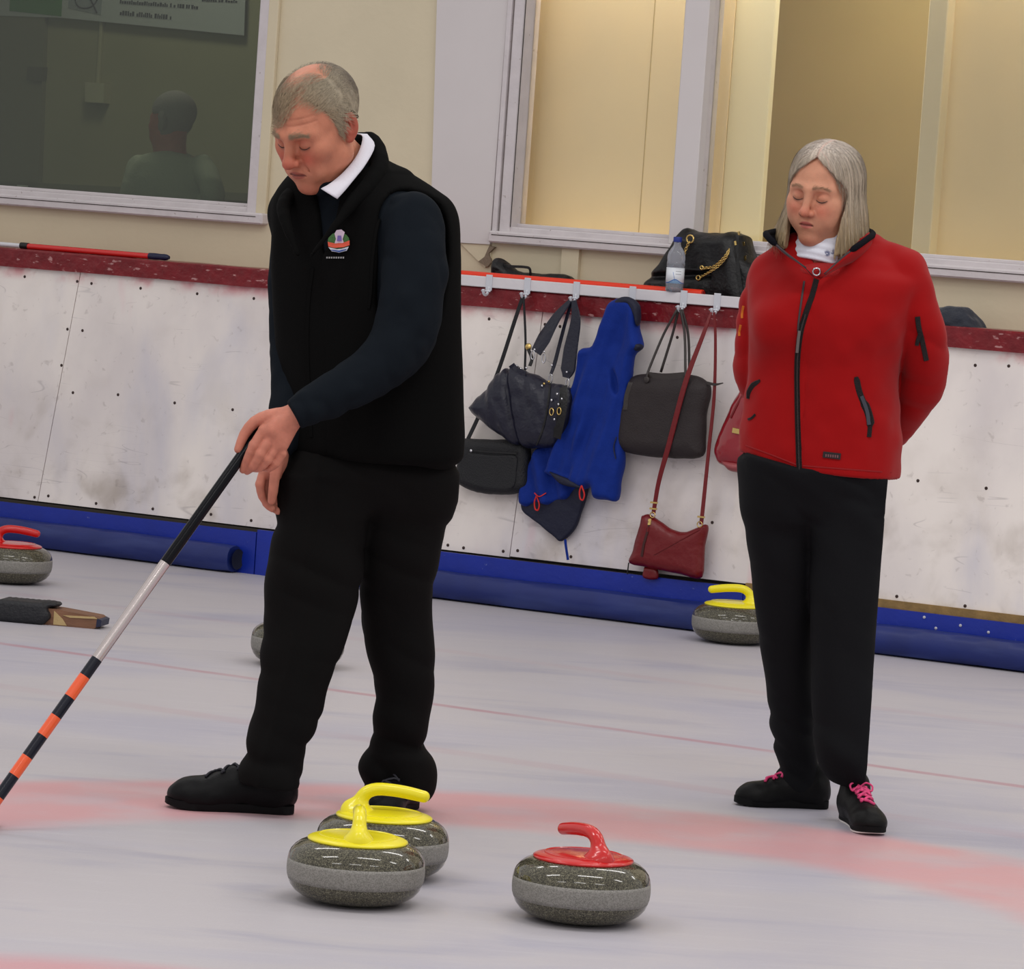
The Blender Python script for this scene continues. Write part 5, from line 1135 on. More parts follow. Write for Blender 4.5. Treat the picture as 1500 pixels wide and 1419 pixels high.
Fc += [(ed[i], ed[(i + 1) % len(ed)], n * 5 + ed[(i + 1) % len(ed)], n * 5 + ed[i]) for i in range(len(ed))]
mk('shirt_collar', np.vstack([V, V2_]), Fc, M_shirt, man)
# trousers
LL = secs([(700, 411, 545, .10, -.02), (760, 407, 540, .10, -.02), (800, 397, 534, .098, -.02), (850, 387, 528, .095, -.02), (900, 386, 519, .09, -.02), (950, 384, 502, .085, -.03), (1000, 379, 480, .078, -.035), (1050, 369, 469, .078, -.035), (1095, 361, 447, .075, -.035), (1112, 359, 440, .072, -.035), (1130, 352, 442, .072, -.035), (1150, 346, 440, .070, -.035)], YM)
LR = secs([(700, 520, 669, .10, .03), (760, 522, 655, .10, .05), (810, 524, 645, .098, .07), (870, 527, 633, .09, .10), (930, 531, 635, .085, .13), (1000, 547, 637, .078, .15), (1050, 549, 631, .075, .17), (1088, 541, 622, .072, .20), (1108, 533, 631, .078, .205), (1130, 529, 636, .078, .21), (1150, 531, 634, .072, .21), (1166, 536, 626, .070, .21)], YM)
LP = secs([(630, 440, 655, .10, .01), (665, 424, 664, .115, .0), (690, 412, 669, .13, .0), (710, 411, 668, .13, .01), (745, 412, 655, .11, .02)], YM)
zhem = float(TS[:, 0].min()) + .03
def f_trou(P):
    a = zloft(P, LL, 0, 2.2, .008); b = zloft(P, LR, 0, 2.2, .008); d = smin(a, b, .018); d = smin(d, zloft(P, LP, 0, 2.4, .03), .05)
    low = sm(.34 - P[:, 2], 0, .22)
    fo = frill(P * np.array([.8, .8, 1.6]) + np.c_[P[:, 2] * .3, P[:, 2] * .2, P[:, 0] * .5], .010, 9) * (.40 + .45 * low)
    J = zloft(P, np.c_[TS[:, :3], TS[:, 3] - .014, TS[:, 4] - .014], -TYAW, 2.3, .02); d = smax(d, J - 3 * np.maximum(zhem - P[:, 2], 0) - 5 * (P[:, 2] < zhem - .06), .006)
    crease = .006 * np.exp(-((P[:, 0] - np.interp(P[:, 2], LL[:, 0], LL[:, 1]) + .02) / .008) ** 2)
    return d + fo - crease * .6
sdf('trousers', f_trou, (at(340, 0, YM)[0] - .03, YM - .22, .03), (at(690, 0, YM)[0], YM + .36, .88), .0080, M_trou, man)
# shoes
M_shoeb = mat('black_shoe', (13, 13, 15), .45, bump=.08, bscale=200, spec=.15); M_soleb = mat('black_sole', (10, 10, 12), .7, spec=.2); M_laceb = mat('black_lace', (36, 36, 44), .7)
pa = gnd(432, 1196); pa[2] = 0; pb = gnd(238, 1189); pb[2] = 0
def shoe_at(par, name, x0, y0_, x1, y1_, *a, **k):
    p0 = gnd(x0, y0_); p1 = gnd(x1, y1_); L = np.linalg.norm(p1 - p0); e = mkshoe = None
    return shoe(par, p0, math.atan2(p1[1] - p0[1], p1[0] - p0[0]), L, *a, **k)
shoe_at(man, 'shoe', 432, 1192, 239, 1181, M_shoeb, M_soleb, M_laceb)
p0 = gnd(600, 1181); shoe(man, p0, R_(254), .28, M_shoeb, M_soleb, M_laceb)
# broom in his hand
top = at(391, 614, YH + .020); mid = at(364, 653, YH + .020); bot = gnd(-22, 1216); bot[2] = .035
br2 = empty('broom', (bot[0], bot[1], 0), 'curling broom with black, silver and orange-banded shaft held by the man', 'broom')
ax_ = bot - mid; AL = np.linalg.norm(ax_)
def on(px):    # parameter along the shaft where it crosses picture column px
    t = np.linspace(0, 1, 2000); Q = mid + t[:, None] * ax_ - CAMP; x = 750 + F_PX * (Q @ CR) / (Q @ FW); return t[np.argmin(np.abs(x - px))]
def seg(name, t0, t1, r, m, par, n=20):
    mb = MB(); mb.tube([mid + ax_ * t for t in np.linspace(t0, t1, 3)], r, n); return mb.build(name, m, par, smooth='auto')
M_gripk = mat('black_gloss_grip', (8, 9, 15), .16, spec=.2); M_silver = mat('silver_shaft', (206, 196, 194), .18, 1); M_band_o = mat('orange_band', (236, 92, 44), .3, coat=.4); M_band_n = mat('navy_band', (14, 17, 32), .25, spec=.4)
RS = .0128
t_top = -.085
seg('grip_section', t_top, on(242), RS, M_gripk, br2); seg('silver_section', on(242), on(142), RS * 1.0, M_silver, br2)
xs = [142, 124, 102, 82, 62, 40, 20.5, -2, -20]
for i, (a, b) in enumerate(zip(xs[:-1], xs[1:])): seg('navy_band' if i % 2 == 0 else 'orange_band', on(a), on(b) if b > -20 else .985, RS * (1.03 if i % 2 == 0 else 1.05), M_band_n if i % 2 == 0 else M_band_o, br2)
mb = MB(); mb.box((bot[0] - .030, bot[1] - .085, .002), (bot[0] + .020, bot[1] + .085, .030), None, .008); mb.build('brush_head', M_blk, br2, smooth=False)
mb = MB(); mb.tube([bot + [0, 0, -.012], bot + [.004, 0, .035]], .016, 12); mb.build('socket', M_blk, br2, smooth='auto')
# ================================================================ the woman
YW = 10.70
SKIN_W = (200, 142, 114); RED_W = (188, 104, 84)
RW = Rmat(R_(28), R_(14), R_(4)); SW = 1.03
CW = at(1184.5, 288, YW - .10) - SW * RW @ np.array([0, -.090, .004])
wom = empty('person', (at(1215, 1205, YW)[0], YW, 0), 'woman in red softshell jacket and black trousers standing with hands behind her back', 'person')
wq = lambda P: (P - CW) @ RW / SW
HWm = dict(fem=1)
fhw = lambda P: head_f(wq(P), HWm) * SW
neckW = lenspts([(1212, 320, .0), (1212, 352, .0), (1214, 385, .01)], YW)
def wom_head_col(P):
    return head_col(wq(P), dict(fem=1, browk=.35), SKIN_W, RED_W, (184, 92, 88), (170, 130, 104), (66, 44, 44))
def f1(P): return smin(fhw(P), chain(P, neckW, [.052, .054, .070]), .03)
def wom_body(P):
    d = chain(P, neckW, [.052, .054, .075])
    T = secs([(392, 1130, 1320, .09, 0), (440, 1112, 1322, .11, 0), (520, 1118, 1305, .11, 0), (600, 1110, 1300, .10, .01), (690, 1100, 1300, .12, .02)], YW)
    d = smin(d, zloft(P, T, R_(-20)), .05)
    for L, r in (([(1330, 410, -.04), (1352, 540, .05), (1290, 640, .19)], (.045, .038, .024)), ([(1125, 410, .06), (1110, 535, .09), (1180, 640, .22)], (.045, .036, .024)),
                 ([(1148, 700, .02), (1150, 900, .08), (1172, 1130, .16)], (.075, .05, .024)), ([(1245, 700, -.01), (1240, 900, -.04), (1242, 1130, -.07)], (.075, .05, .028))):
        d = smin(d, chain(P, lenspts(L, YW), r), .03)
    return d
def mirror_hand(wr, flip):
    """hand clasped behind the back: palm box, four bent fingers, thumb"""
    def f(P):
        w = at(*wr[:2], YW + wr[2]); s = flip
        d = cap(P, w, w + [s * .055, .008, -.040], .021, .024)
        for i, (dz, L) in enumerate(((.018, .9), (.004, 1.), (-.012, .95), (-.028, .8))):
            a = w + [s * .060, .012, -.038 + dz]; b = a + [s * .030 * L, .010, -.010]; c = b + [s * .012 * L, -.006, -.018]; e = c + [-s * .004, -.014, -.012]
            d = smin(d, chain(P, [a, b, c, e], [.0098, .0092, .0085, .0072], n=1), .004)
        return smin(d, chain(P, [w + [s * .015, .01, -.005], w + [s * .045, .022, .0], w + [s * .072, .02, -.006]], [.014, .0105, .0085], n=1), .006)
    return f
m1 = part_mesh(f1, CW - [.13, .14, .17], CW + [.13, .15, .15], .0022, wom_head_col)
eyes_(wom, CW, RW, SW, HWm, ('dark_lash_woman', (50, 34, 34)), ('light_brow', (158, 122, 96)), fhw, 130, 21, .0018)
m2 = part_mesh(wom_body, (at(1060, 0, YW)[0], YW - .3, .06), (at(1400, 0, YW)[0], YW + .35, 1.42), .016, hskin)
wr1 = (1290, 640, .20); wr2 = (1175, 640, .23)
m3 = part_mesh(mirror_hand(wr1, -1), at(1250, 655, YW + .2) - [.1, .09, .1], at(1250, 655, YW + .2) + [.12, .09, .09], .005, hskin)
m4 = part_mesh(mirror_hand(wr2, 1), at(1210, 655, YW + .24) - [.12, .09, .1], at(1210, 655, YW + .24) + [.1, .09, .09], .005, hskin)
V_, Q_, C_ = join([m1, m2, m3, m4]); mk('body', V_, Q_, M_skin, wom, colors=C_)
# earring
P = drape(fhw, [(1241.5, 317)], YW, .002, .3)[0]; mb = MB(); mb.lathe([(0, -.003), (.0028, -.0018), (.003, 0), (.0028, .0018), (0, .003)], P, 10); mb.build('earring', mat('dark_bead', (60, 30, 20), .2), wom)
# ---- bob of straight grey-blond hair, parted near the middle
M_hairw = mat('ash_blond_hair', (170, 156, 128), .38, attr=True, bump=.35, bscale=90, stretch=(3, 3, .25), spec=.5)
PX = .006          # parting, local x
HB = np.array([[-.150, .0, .128, .108], [-.120, .004, .118, .108], [-.080, .010, .106, .106], [-.040, .014, .097, .104], [.0, .017, .091, .104], [.04, .018, .089, .103], [.075, .016, .078, .092], [.097, .012, .062, .076], [.112, .008, .040, .052], [.120, .006, .018, .026]])
HBs = spline(HB[::-1], 6)[::-1]; HBs = HBs[np.argsort(HBs[:, 0])]
def hair_w(q):
    x, y, z = q.T; s_ = np.where(x < PX, -1., 1.)
    cy = np.interp(z, HBs[:, 0], HBs[:, 1]); a = np.interp(z, HBs[:, 0], HBs[:, 2]); b = np.interp(z, HBs[:, 0], HBs[:, 3])
    a = a + np.where(x < 0, .010 * sm(-z, .02, .14), -.006 * sm(-z, .05, .14))        # left side swings out over the collar
    k = np.sqrt((x / a) ** 2 + ((y - cy) / b) ** 2); rr = np.sqrt(x * x + (y - cy) ** 2); ang = np.arctan2(x, -(y - cy))
    d = (k - 1) * rr / np.maximum(k, 1e-3); d = np.where(k < .35, -.6 * np.minimum(a, b), d)
    groove = .0016 * noise(np.stack([ang * 2.2, z * .5, 0 * z], 1), 9) + .0009 * noise(np.stack([ang * 2.2, z * .6, 0 * z], 1), 26)
    d = d + groove + .0035 * np.exp(-((x - PX) / .0028) ** 2) * (z > .06) * (y < .05)
    top = q[:, 2] - .131; 
    # hollow: the head and neck space
    inner = zloft(q, np.array([[-.2, .012, 0, 0, 0]]), 0) if False else None
    th = .013 + .012 * sm(-z, .02, .12)
    kin = np.sqrt((x / np.maximum(a - th, .01)) ** 2 + ((y - cy) / np.maximum(b - th, .01)) ** 2); din = (kin - 1) * np.minimum(a, b)
    d = np.where(z < .02, smax(d, -din * sm(.03 - z, 0, .05) - .1 * (1 - sm(.03 - z, 0, .05)), .006), d)
    # face window, an inverted V from the parting
    wv = np.interp(z, [-.2, -.15, -.10, -.05, .0, .02, .04, .06, .075, .088, .095], [.056, .058, .058, .062, .0665, .067, .060, .043, .026, .010, 0.])
    wv = np.where(x < PX, wv * 1.0, wv + .009 * sm(.05 - z, 0, .05))
    d = smax(d, -smax(np.abs(x - PX * sm(z, 0, .08)) - wv, y + .012 - .03 * sm(z, .02, .08), .008) , .006)
    d = smax(d, z - .122, .012)
    return smax(d, -.128 - z + .012 * noise(np.stack([ang * 3, z * 0, z * 0], 1), 9) - .012 * (x > 0) , .006)
def f_hw(P): return np.minimum(hair_w(wq(P)), 1) * SW
def hw_tone(q):
    x, y, z = q.T; ang = np.arctan2(x, -y); st = noise(np.stack([ang * 2.2, z * .35, x * 0], 1), 22) + .6 * noise(np.stack([ang * 2.2, z * .3, x * 0], 1), 55)
    c = np.tile(lin((172, 158, 138))[:3], (len(q), 1)); c = blend(c, (156, 130, 92), sm(-z, -.02, .10) * .75); c = blend(c, (190, 178, 172), .55 * sm(z, .07, .12))
    c = blend(c, (206, 164, 150), .6 * np.exp(-((x - PX) / .003) ** 2) * (z > .07))
    return c * (1 + .32 * st)[:, None]
lo_, hi_ = CW - [.19, .17, .19], CW + [.19, .19, .18]
Va, Qa = nets(f_hw, lo_, hi_, .0032)
rng = np.random.RandomState(5); N_F = fnormal(f_hw, Va); qv = wq(Va); outw = (N_F @ RW * np.stack([qv[:, 0], qv[:, 1] - .015, qv[:, 2] * 0 + .02], 1)).sum(1) > 0
pk = rng.choice(np.flatnonzero(outw & (qv[:, 2] > -.09)), 7000); rt = Va[pk]; nr = N_F[pk]; ql = qv[pk]
dl = np.stack([np.where(ql[:, 0] < PX, -1., 1.) * sm(ql[:, 2], .02, .13) * 1.5 + ql[:, 0] * 1.2, np.where(ql[:, 2] > .09, .2, .0), -np.ones(len(ql)) * .9], 1); dw = dl @ RW.T
def hflow(P):
    q = wq(P); return np.stack([np.where(q[:, 0] < PX, -1., 1.) * sm(q[:, 2], .05, .12) * .9, 0 * q[:, 0], -np.ones(len(q))], 1) @ RW.T
Vs, Qs = strands(rt, nr, dw, .085, .0008, .0006, rng, jit=.05, seg=9, proj=f_hw, flow=hflow)
mk('hair', np.vstack([Va, Vs]), np.vstack([Qa, Qs + len(Va)]), M_hairw, wom, colors=np.vstack([hw_tone(qv), np.repeat(hw_tone(ql) * rng.uniform(.84, 1.12, len(ql))[:, None], 20, 0)]))
# ---- clothes
M_jred = mat('red_softshell', (150, 4, 7), .8, bump=.06, bscale=500, spec=.18, sheen=.08, var=.03, vscale=9); M_flc = mat('black_fleece_lining', (18, 18, 24), .95, bump=.3, bscale=240, spec=.1); M_pip = mat('dark_piping', (52, 42, 46), .6); M_zipk = mat('black_zip', (22, 16, 18), .5, bump=.8, bscale=700)
M_turt = mat('white_jersey', (222, 224, 236), .8, bump=.15, bscale=260); M_rsw = mat('red_knit', (160, 16, 18), .85, bump=.4, bscale=350); M_wtr = mat('black_stretch_trouser', (17, 18, 21), .8, bump=.08, bscale=380, spec=.15)
JY = R_(18)
JS = secs([(715, 1090, 1311, .150, .01), (690, 1088, 1313, .152, .01), (650, 1088, 1316, .150, .01), (600, 1092, 1316, .145, .01), (545, 1098, 1316, .142, .01), (490, 1100, 1326, .145, .0), (440, 1100, 1336, .140, .0), (408, 1108, 1344, .120, .0), (388, 1122, 1330, .10, .01), (370, 1150, 1295, .085, .01), (352, 1168, 1270, .07, .01)], YW, JY)
jaR = lenspts([(1322, 402, -.045), (1342, 455, -.045), (1354, 515, -.01), (1353, 553, .03), (1335, 592, .09), (1308, 632, .17), (1280, 645, .21)], YW); jrR = [.056, .058, .060, .060, .052, .044, .038]
jaL = lenspts([(1128, 405, .06), (1112, 455, .07), (1108, 510, .08), (1108, 548, .10), (1125, 585, .15), (1160, 625, .21), (1190, 640, .23)], YW); jrL = [.050, .052, .054, .056, .050, .042, .036]
cJ, sJ = math.cos(JY), math.sin(JY)
def jac_uv(P):
    cx = np.interp(P[:, 2], JS[:, 0], JS[:, 1]); cy = np.interp(P[:, 2], JS[:, 0], JS[:, 2]); x = P[:, 0] - cx; y = P[:, 1] - cy; return x * cJ - y * sJ, -x * sJ - y * cJ
hemA = at(1090, 664, YW - .05); hemB = at(1172, 692, YW - .16); hemC = at(1311, 703, YW - .06); zneck = at(1200, 385, YW)[2]
jV = at(1196, 409, YW - .15); _u = jac_uv(np.array([jV]))
UZ = float(_u[0][0])
# line of the zip in the torso frame
zipx = [(1196, 409), (1190, 432), (1180, 460), (1172, 490), (1168, 530), (1168, 580), (1169, 630), (1171, 692)]
def f_jac(P):
    d = zloft(P, JS, -JY, 2.35, .012); z = P[:, 2]
    d = smin(d, cap(P, *lenspts([(1265, 372, .0), (1326, 398, -.03)], YW), .044, .052), .05); d = smin(d, cap(P, *lenspts([(1160, 372, .03), (1128, 400, .055)], YW), .040, .048), .04)
    bust = ell(P, at(1240, 470, YW - .10), (.07, .05, .065)); d = smin(d, bust, .06); d = smin(d, ell(P, at(1145, 478, YW - .08), (.06, .05, .06)), .06)
    d = d + noise(P * np.array([1, 1, .6]), 9, 3) * .008 + .004 * noise(P, 24) - .0015
    fR = frill(P * np.array([1, 1, 1.5]) + np.c_[0 * z, 0 * z, P[:, 0] * .5], .0045, 11, off=2); fL = frill(P * np.array([1, 1, 1.5]), .0035, 12, off=5)
    d = smin(d, chain(P, jaR, jrR) + fR, .010); d = smin(d, chain(P, jaL, jrL) + fL, .010)
    # hem: lower edge dips towards the zip
    x = P[:, 0]; zh = np.interp(x, [hemA[0], hemB[0], hemC[0]], [hemA[2], hemB[2] , hemC[2]]); d = smax(d, zh - z, .008)
    # open neck (V)
    u, v = jac_uv(P); w = np.interp(z, [jV[2], at(1200, 368, YW)[2], at(1200, 340, YW)[2]], [0, .050, .085]); d = smax(d, -smax(np.abs(u - np.interp(z, [jV[2], jV[2] + .06], [UZ, UZ * .3])) - w, .0 - v, .01), .005)
    # hollow neck hole so that the turtleneck shows
    d = smax(d, -ell(P, at(1210, 356, YW), (.070, .075, .035)), .01)
    return d
sdf('jacket', f_jac, (at(1060, 0, YW)[0], YW - .27, .86), (at(1402, 0, YW)[0], YW + .32, 1.46), .0068, M_jred, wom)
def wd_(pix, off=.001, Y=YW): return drape(f_jac, pix, Y, off, .45)
def wrib(nm, pix, width, m, th=.004, par=None, off=.001, n=4):
    pts = spline([(x, y, 0) for x, y in pix], n)[:, :2]
    return ribbon(wd_(pts, off), width, th, (0, -1, 0), nm, m, par or wom)
zo = wrib('zip', zipx, .0145, M_zipk); wrib('zip_teeth', zipx[2:], .004, mat('grey_zip_teeth', (70, 66, 66), .35, .4, bump=.8, bscale=900), .004, zo, .0045)
wrib('zip_puller', [(1171, 484), (1169, 500), (1167.5, 516)], .008, mat('gunmetal', (120, 116, 112), .3, .9), .006, zo, .005)
wrib('inner_piping', [(1178, 412), (1174, 440), (1170, 470), (1169, 486)], .005, M_pip)
pk_ = wrib('hip_pocket', [(1254, 552), (1259, 575), (1269, 600), (1274, 620), (1273, 640)], [.010] + [.016] * 6 + [.024] * 6 + [.012] * 4, M_zipk)
wrib('hip_pocket_lining', [(1262, 580), (1270, 602), (1273, 622)], .010, mat('grey_lining', (58, 62, 72), .7), .004, pk_, .003)
wrib('hip_pocket', [(1113, 557), (1104, 564), (1098, 574), (1096, 584)], [.006, .016, .016, .010], M_zipk, off=.002)
wrib('pocket_edge', [(1106, 607), (1101, 612), (1096, 614)], .006, M_zipk, off=.002)
sp_ = wrib('sleeve_pocket', [(1344, 464), (1346, 480), (1351, 500), (1357, 528)], .013, M_zipk, off=.002); wrib('zip_puller', [(1348, 488), (1344, 500), (1343, 506)], .010, M_zipk, .004, sp_, .005)
lb_ = decal('hem_label', f_jac, [(1206, 661), (1232, 664), (1231, 673), (1205, 670)], mat('black_label', (24, 14, 18), .6), wom, YW, .002, .0015)
for i in range(6): decal('label_letter', f_jac, [(1209 + i * 3.4, 665 + i * .3), (1211.2 + i * 3.4, 665 + i * .3), (1211 + i * 3.4, 669 + i * .3), (1209 + i * 3.4, 669 + i * .3)], mat('label_thread', (110, 70, 74), .6), lb_, YW, .0045, .0006)
wrib('hem_stitch', [(1092, 652), (1130, 666), (1168, 681)], .0035, mat('red_stitch_shade', (140, 8, 14), .8), .002, off=.0006); wrib('hem_stitch', [(1176, 682), (1240, 687), (1306, 692)], .0035, mat('red_stitch_shade', (140, 8, 14), .8), .002, off=.0006)
for pix in ([(1089, 448), (1087, 460), (1087, 466)], [(1085, 476), (1083, 486), (1083, 492)]): wrib('sleeve_print', pix, .006, mat('orange_print', (214, 120, 30), .7), .002, off=.0015)
# stand-up collar, fleece lined, open in front
base = spline([(1196, 410, -.150), (1178, 392, -.140), (1154, 374, -.085), (1146, 362, .0), (1170, 352, .075), (1212, 350, .095), (1254, 355, .055), (1272, 368, -.010), (1256, 380, -.080), (1226, 394, -.125), (1200, 410, -.150)], 5)
topc = spline([(1180, 393, -.160), (1150, 370, -.165), (1124, 346, -.120), (1128, 341, -.02), (1160, 336, .085), (1210, 334, .115), (1256, 336, .075), (1278, 342, .0), (1268, 352, -.085), (1238, 374, -.140), (1208, 402, -.160)], 5)
def colsheet(name, off, m, t0, t1, th):
    B_ = np.array([at(x, y, YW + d) for x, y, d in base]); T_ = np.array([at(x, y, YW + d) for x, y, d in topc]); c = B_.mean(0); n = len(B_); K = 5; G = []
    for i in range(n):
        for j in range(K):
            t = t0 + (t1 - t0) * j / (K - 1); p = B_[i] * (1 - t) + T_[i] * t; o = p - c; o[2] = 0; o /= np.linalg.norm(o) + 1e-9; G.append(p + o * (off + .006 * math.sin(math.pi * t)))
    G = np.array(G); O = G.copy()
    for i in range(len(G)): o = G[i] - c; o[2] = 0; o /= np.linalg.norm(o) + 1e-9; O[i] = G[i] - o * th
    Fc = []
    for i in range(n - 1):
        for j in range(K - 1): a = i * K + j; Fc += [(a, a + 1, a + K + 1, a + K), (n * K + a, n * K + a + K, n * K + a + K + 1, n * K + a + 1)]
    ed = [i * K for i in range(n)] + [(n - 1) * K + j for j in range(1, K)] + [i * K + K - 1 for i in range(n - 2, -1, -1)] + list(range(K - 2, 0, -1))
    Fc += [(ed[i], ed[(i + 1) % len(ed)], n * K + ed[(i + 1) % len(ed)], n * K + ed[i]) for i in range(len(ed))]
    return mk(name, np.vstack([G, O]), Fc, m, wom)
co = colsheet('collar', .004, M_jred, 0, .96, .004); colsheet('collar_lining', .000, M_flc, 0, 1.0, .006)
tp = np.array([at(x, y, YW + d) for x, y, d in topc]); mb = MB(); mb.tube(tp[7:-6], [.003] + [.0085] * (len(tp) - 15) + [.003], 8); mb.build('collar_roll', M_flc, wom)
mb = MB(); mb.tube(tp[:13], .0034, 6); mb.build('collar_piping', M_pip, wom); mb = MB(); mb.tube(tp[-10:], .0034, 6); mb.build('collar_piping', M_pip, wom)
# turtleneck and red jumper in the opening
def f_turt(P):
    a = at(1209, 352, YW); q = P - a; ax = np.array([-.18, -.12, -1.]); ax /= np.linalg.norm(ax); t = q @ ax; rad = np.linalg.norm(q - t[:, None] * ax * 1, axis=1)
    R1 = .0640 + .010 * sm(t, -.02, .035) + .0012 * np.sin(t * 330); return smax(smax(rad - R1, np.abs(t - .016) - .046, .008), -(rad - .050), .004) 
def c_turt(P):
    c = np.tile(lin((222, 224, 236))[:3], (len(P), 1)); d1 = drape_flower; 
    for p, r in d1: c = blend(c, (92, 98, 132), .95 * sm(-np.linalg.norm(P - p, axis=1), -r, -r * .6) * (noise(P, 260) > -.25))
    return c
drape_flower = [(drape(f_turt, [(x, y)], YW, 0, .3)[0], r) for x, y, r in ((1212, 371, .009), (1220, 369, .008), (1229, 352, .007))]
M_turt2 = mat('printed_white_jersey', (222, 224, 236), .8, bump=.12, bscale=260, attr=True)
sdf('turtleneck', f_turt, at(1212, 360, YW) - [.11, .11, .07], at(1212, 360, YW) + [.11, .11, .07], .0032, M_turt2, wom, color=c_turt)
def f_jump(P): return smin(zloft(P, np.c_[JS[:, :3], JS[:, 3] - .016, JS[:, 4] - .024], -JY, 2.3, .01), ell(P, at(1208, 400, YW - .03), (.078, .090, .030)), .02)
sdf('jumper', lambda P: smax(f_jump(P), .2 + at(1200, 500, YW)[2] - .2 - P[:, 2], .01), (at(1120, 0, YW)[0], YW - .18, at(1200, 505, YW)[2]), (at(1310, 0, YW)[0], YW + .18, 1.42), .006, M_rsw, wom)
P = drape(f_jump, [(1196, 398)], YW, .004, .4)[0]; mb = MB(); mb.tube([P + [.009 * math.cos(t), -.002, .009 * math.sin(t)] for t in np.linspace(0, 6.283, 15)], .0022, 6, caps=False); mb.build('neck_ring', M_steel, wom)
# trousers
WL = secs([(680, 1087, 1205, .10, .02), (760, 1090, 1200, .10, .03), (820, 1097, 1196, .098, .05), (880, 1105, 1194, .09, .07), (960, 1115, 1192, .078, .10), (1020, 1124, 1194, .072, .12), (1080, 1132, 1197, .068, .14), (1112, 1142, 1200, .064, .15), (1135, 1138, 1206, .070, .17), (1152, 1137, 1210, .074, .18), (1164, 1146, 1212, .076, .19)], YW)
WR = secs([(680, 1188, 1308, .11, -.01), (742, 1186, 1306, .11, -.015), (752, 1186, 1300, .11, -.015), (800, 1186, 1297, .105, -.02), (870, 1186, 1290, .098, -.03), (950, 1187, 1284, .088, -.04), (1050, 1190, 1282, .082, -.06), (1100, 1196, 1277, .078, -.07), (1130, 1206, 1275, .072, -.065), (1146, 1214, 1272, .066, -.05)], YW)
WPz = secs([(650, 1094, 1308, .13, .0), (690, 1088, 1309, .135, .0), (730, 1089, 1307, .125, .01), (760, 1091, 1300, .10, .01)], YW)
def f_wtr(P):
    d = smin(zloft(P, WL, 0, 2.2, .008), zloft(P, WR, 0, 2.2, .008), .012); d = smin(d, zloft(P, WPz, 0, 2.4, .03), .05); low = sm(.36 - P[:, 2], 0, .25); up = sm(P[:, 2] - .6, 0, .15)
    Q = P * np.array([.8, .8, 1.7]); Q = Q + np.c_[0 * low, 0 * low, (P[:, 0] - .75) * .9]
    zh = np.interp(P[:, 0], [hemA[0], hemB[0], hemC[0]], [hemA[2], hemB[2], hemC[2]]) + .012
    J = zloft(P, np.c_[JS[:, :3], JS[:, 3] - .014, JS[:, 4] - .014], -JY, 2.35, .012); d = smax(d, J - 3 * np.maximum(zh - P[:, 2], 0) - 5 * (P[:, 2] < zh - .06), .006)
    return d + frill(Q, .009, 10, off=7) * (.25 + .8 * low + .5 * up)
sdf('trousers', f_wtr, (at(1078, 0, YW)[0] - .02, YW - .22, .03), (at(1320, 0, YW)[0], YW + .24, .93), .0080, M_wtr, wom)
# shoes with pink speckled laces
M_lacep = mat('pink_lace', (214, 66, 120), .7, var=.35, vscale=160); M_shw = mat('charcoal_shoe', (13, 13, 14), .5, bump=.08, bscale=200, spec=.18)
p0 = gnd(1213, 1184); p1 = gnd(1073, 1178); shoe(wom, p0, math.atan2(p1[1] - p0[1], p1[0] - p0[0]), .25, M_shw, M_soleb, M_lacep, nl=8, lr=.0042)
p0 = gnd(1242, 1201); shoe(wom, p0, R_(-80), .265, M_shw, M_soleb, M_lacep, white=mat('white_slider', (226, 222, 218), .4), nl=8, lr=.0042)
# ================================================================ seated person seen from behind through window 1
DP = -1.1
def wp(px, py, d): s, z = WP(px, py, d); return W(s, d, z)
sp_ = empty('person', wp(250, 290, DP) * [1, 1, 0] + [0, 0, .76], 'person in pale grey-green jumper seen from behind through the dark window', 'person')
hc = wp(252, 178, DP); RB = Rmat(R_(180 - 24 - 30), R_(6)); SB = .98
def f_bh(P): return head_f((P - hc) @ RB / SB, {}) * SB
nk = [wp(252, 195, DP), wp(250, 222, DP)]
M_jmp = mat('grey_green_jumper', (176, 180, 156), .9, bump=.3, bscale=120); M_hb = mat('grey_hair_back', (150, 142, 132), .8, bump=.5, bscale=150)
f = lambda P: smin(smin(f_bh(P), cap(P, nk[0], nk[1], .055, .065), .03), smin(cap(P, wp(212, 240, DP), wp(292, 240, DP), .03, .03), ell(P, wp(250, 310, DP), (.12, .07, .20)), .05), .04)
bl_ = wp(250, 230, DP); V, Q = nets(f, bl_ - [.26, .26, .48], bl_ + [.28, .26, .26], .009); mk('body', V, Q, M_skin, sp_, colors=hskin(V))
def f_j(P):
    T = []
    for y, xl, xr, b in ((222, 236, 270, .07), (229, 206, 292, .085), (240, 196, 302, .10), (262, 190, 308, .115), (290, 192, 310, .12), (340, 190, 312, .12)):
        c = wp((xl + xr) / 2, y, DP); T.append((c[2], c[0], c[1], (xr - xl) / 2 / ppm(c[1]), b))
    d = zloft(P, np.array(sorted(T)), math.atan2(T2[1], T2[0]), 2.3)
    d = smin(d, chain(P, [wp(204, 244, DP), wp(192, 285, DP + .05), wp(190, 320, DP - .05)], [.050, .048, .045]), .03); d = smin(d, chain(P, [wp(296, 244, DP), wp(312, 285, DP + .05), wp(300, 320, DP - .1)], [.050, .048, .045]), .03)
    return smax(d, -(f(P) - .0) - .05, .01) + frill(P, .004, 12)
sdf('jumper', f_j, bl_ - [.30, .30, .40], bl_ + [.32, .30, .10], .010, M_jmp, sp_)
def f_hb(P): q = (P - hc) @ RB / SB; return smax(smax(f_bh(P) - .008, (-.02 + np.where(q[:, 1] > 0, -.04, .05) - q[:, 2]) * .8, .01), -q[:, 1] - .04 - q[:, 2] * .3, .01)
sdf('hair', f_hb, hc - [.15, .15, .15], hc + [.15, .15, .17], .007, M_hb, sp_)
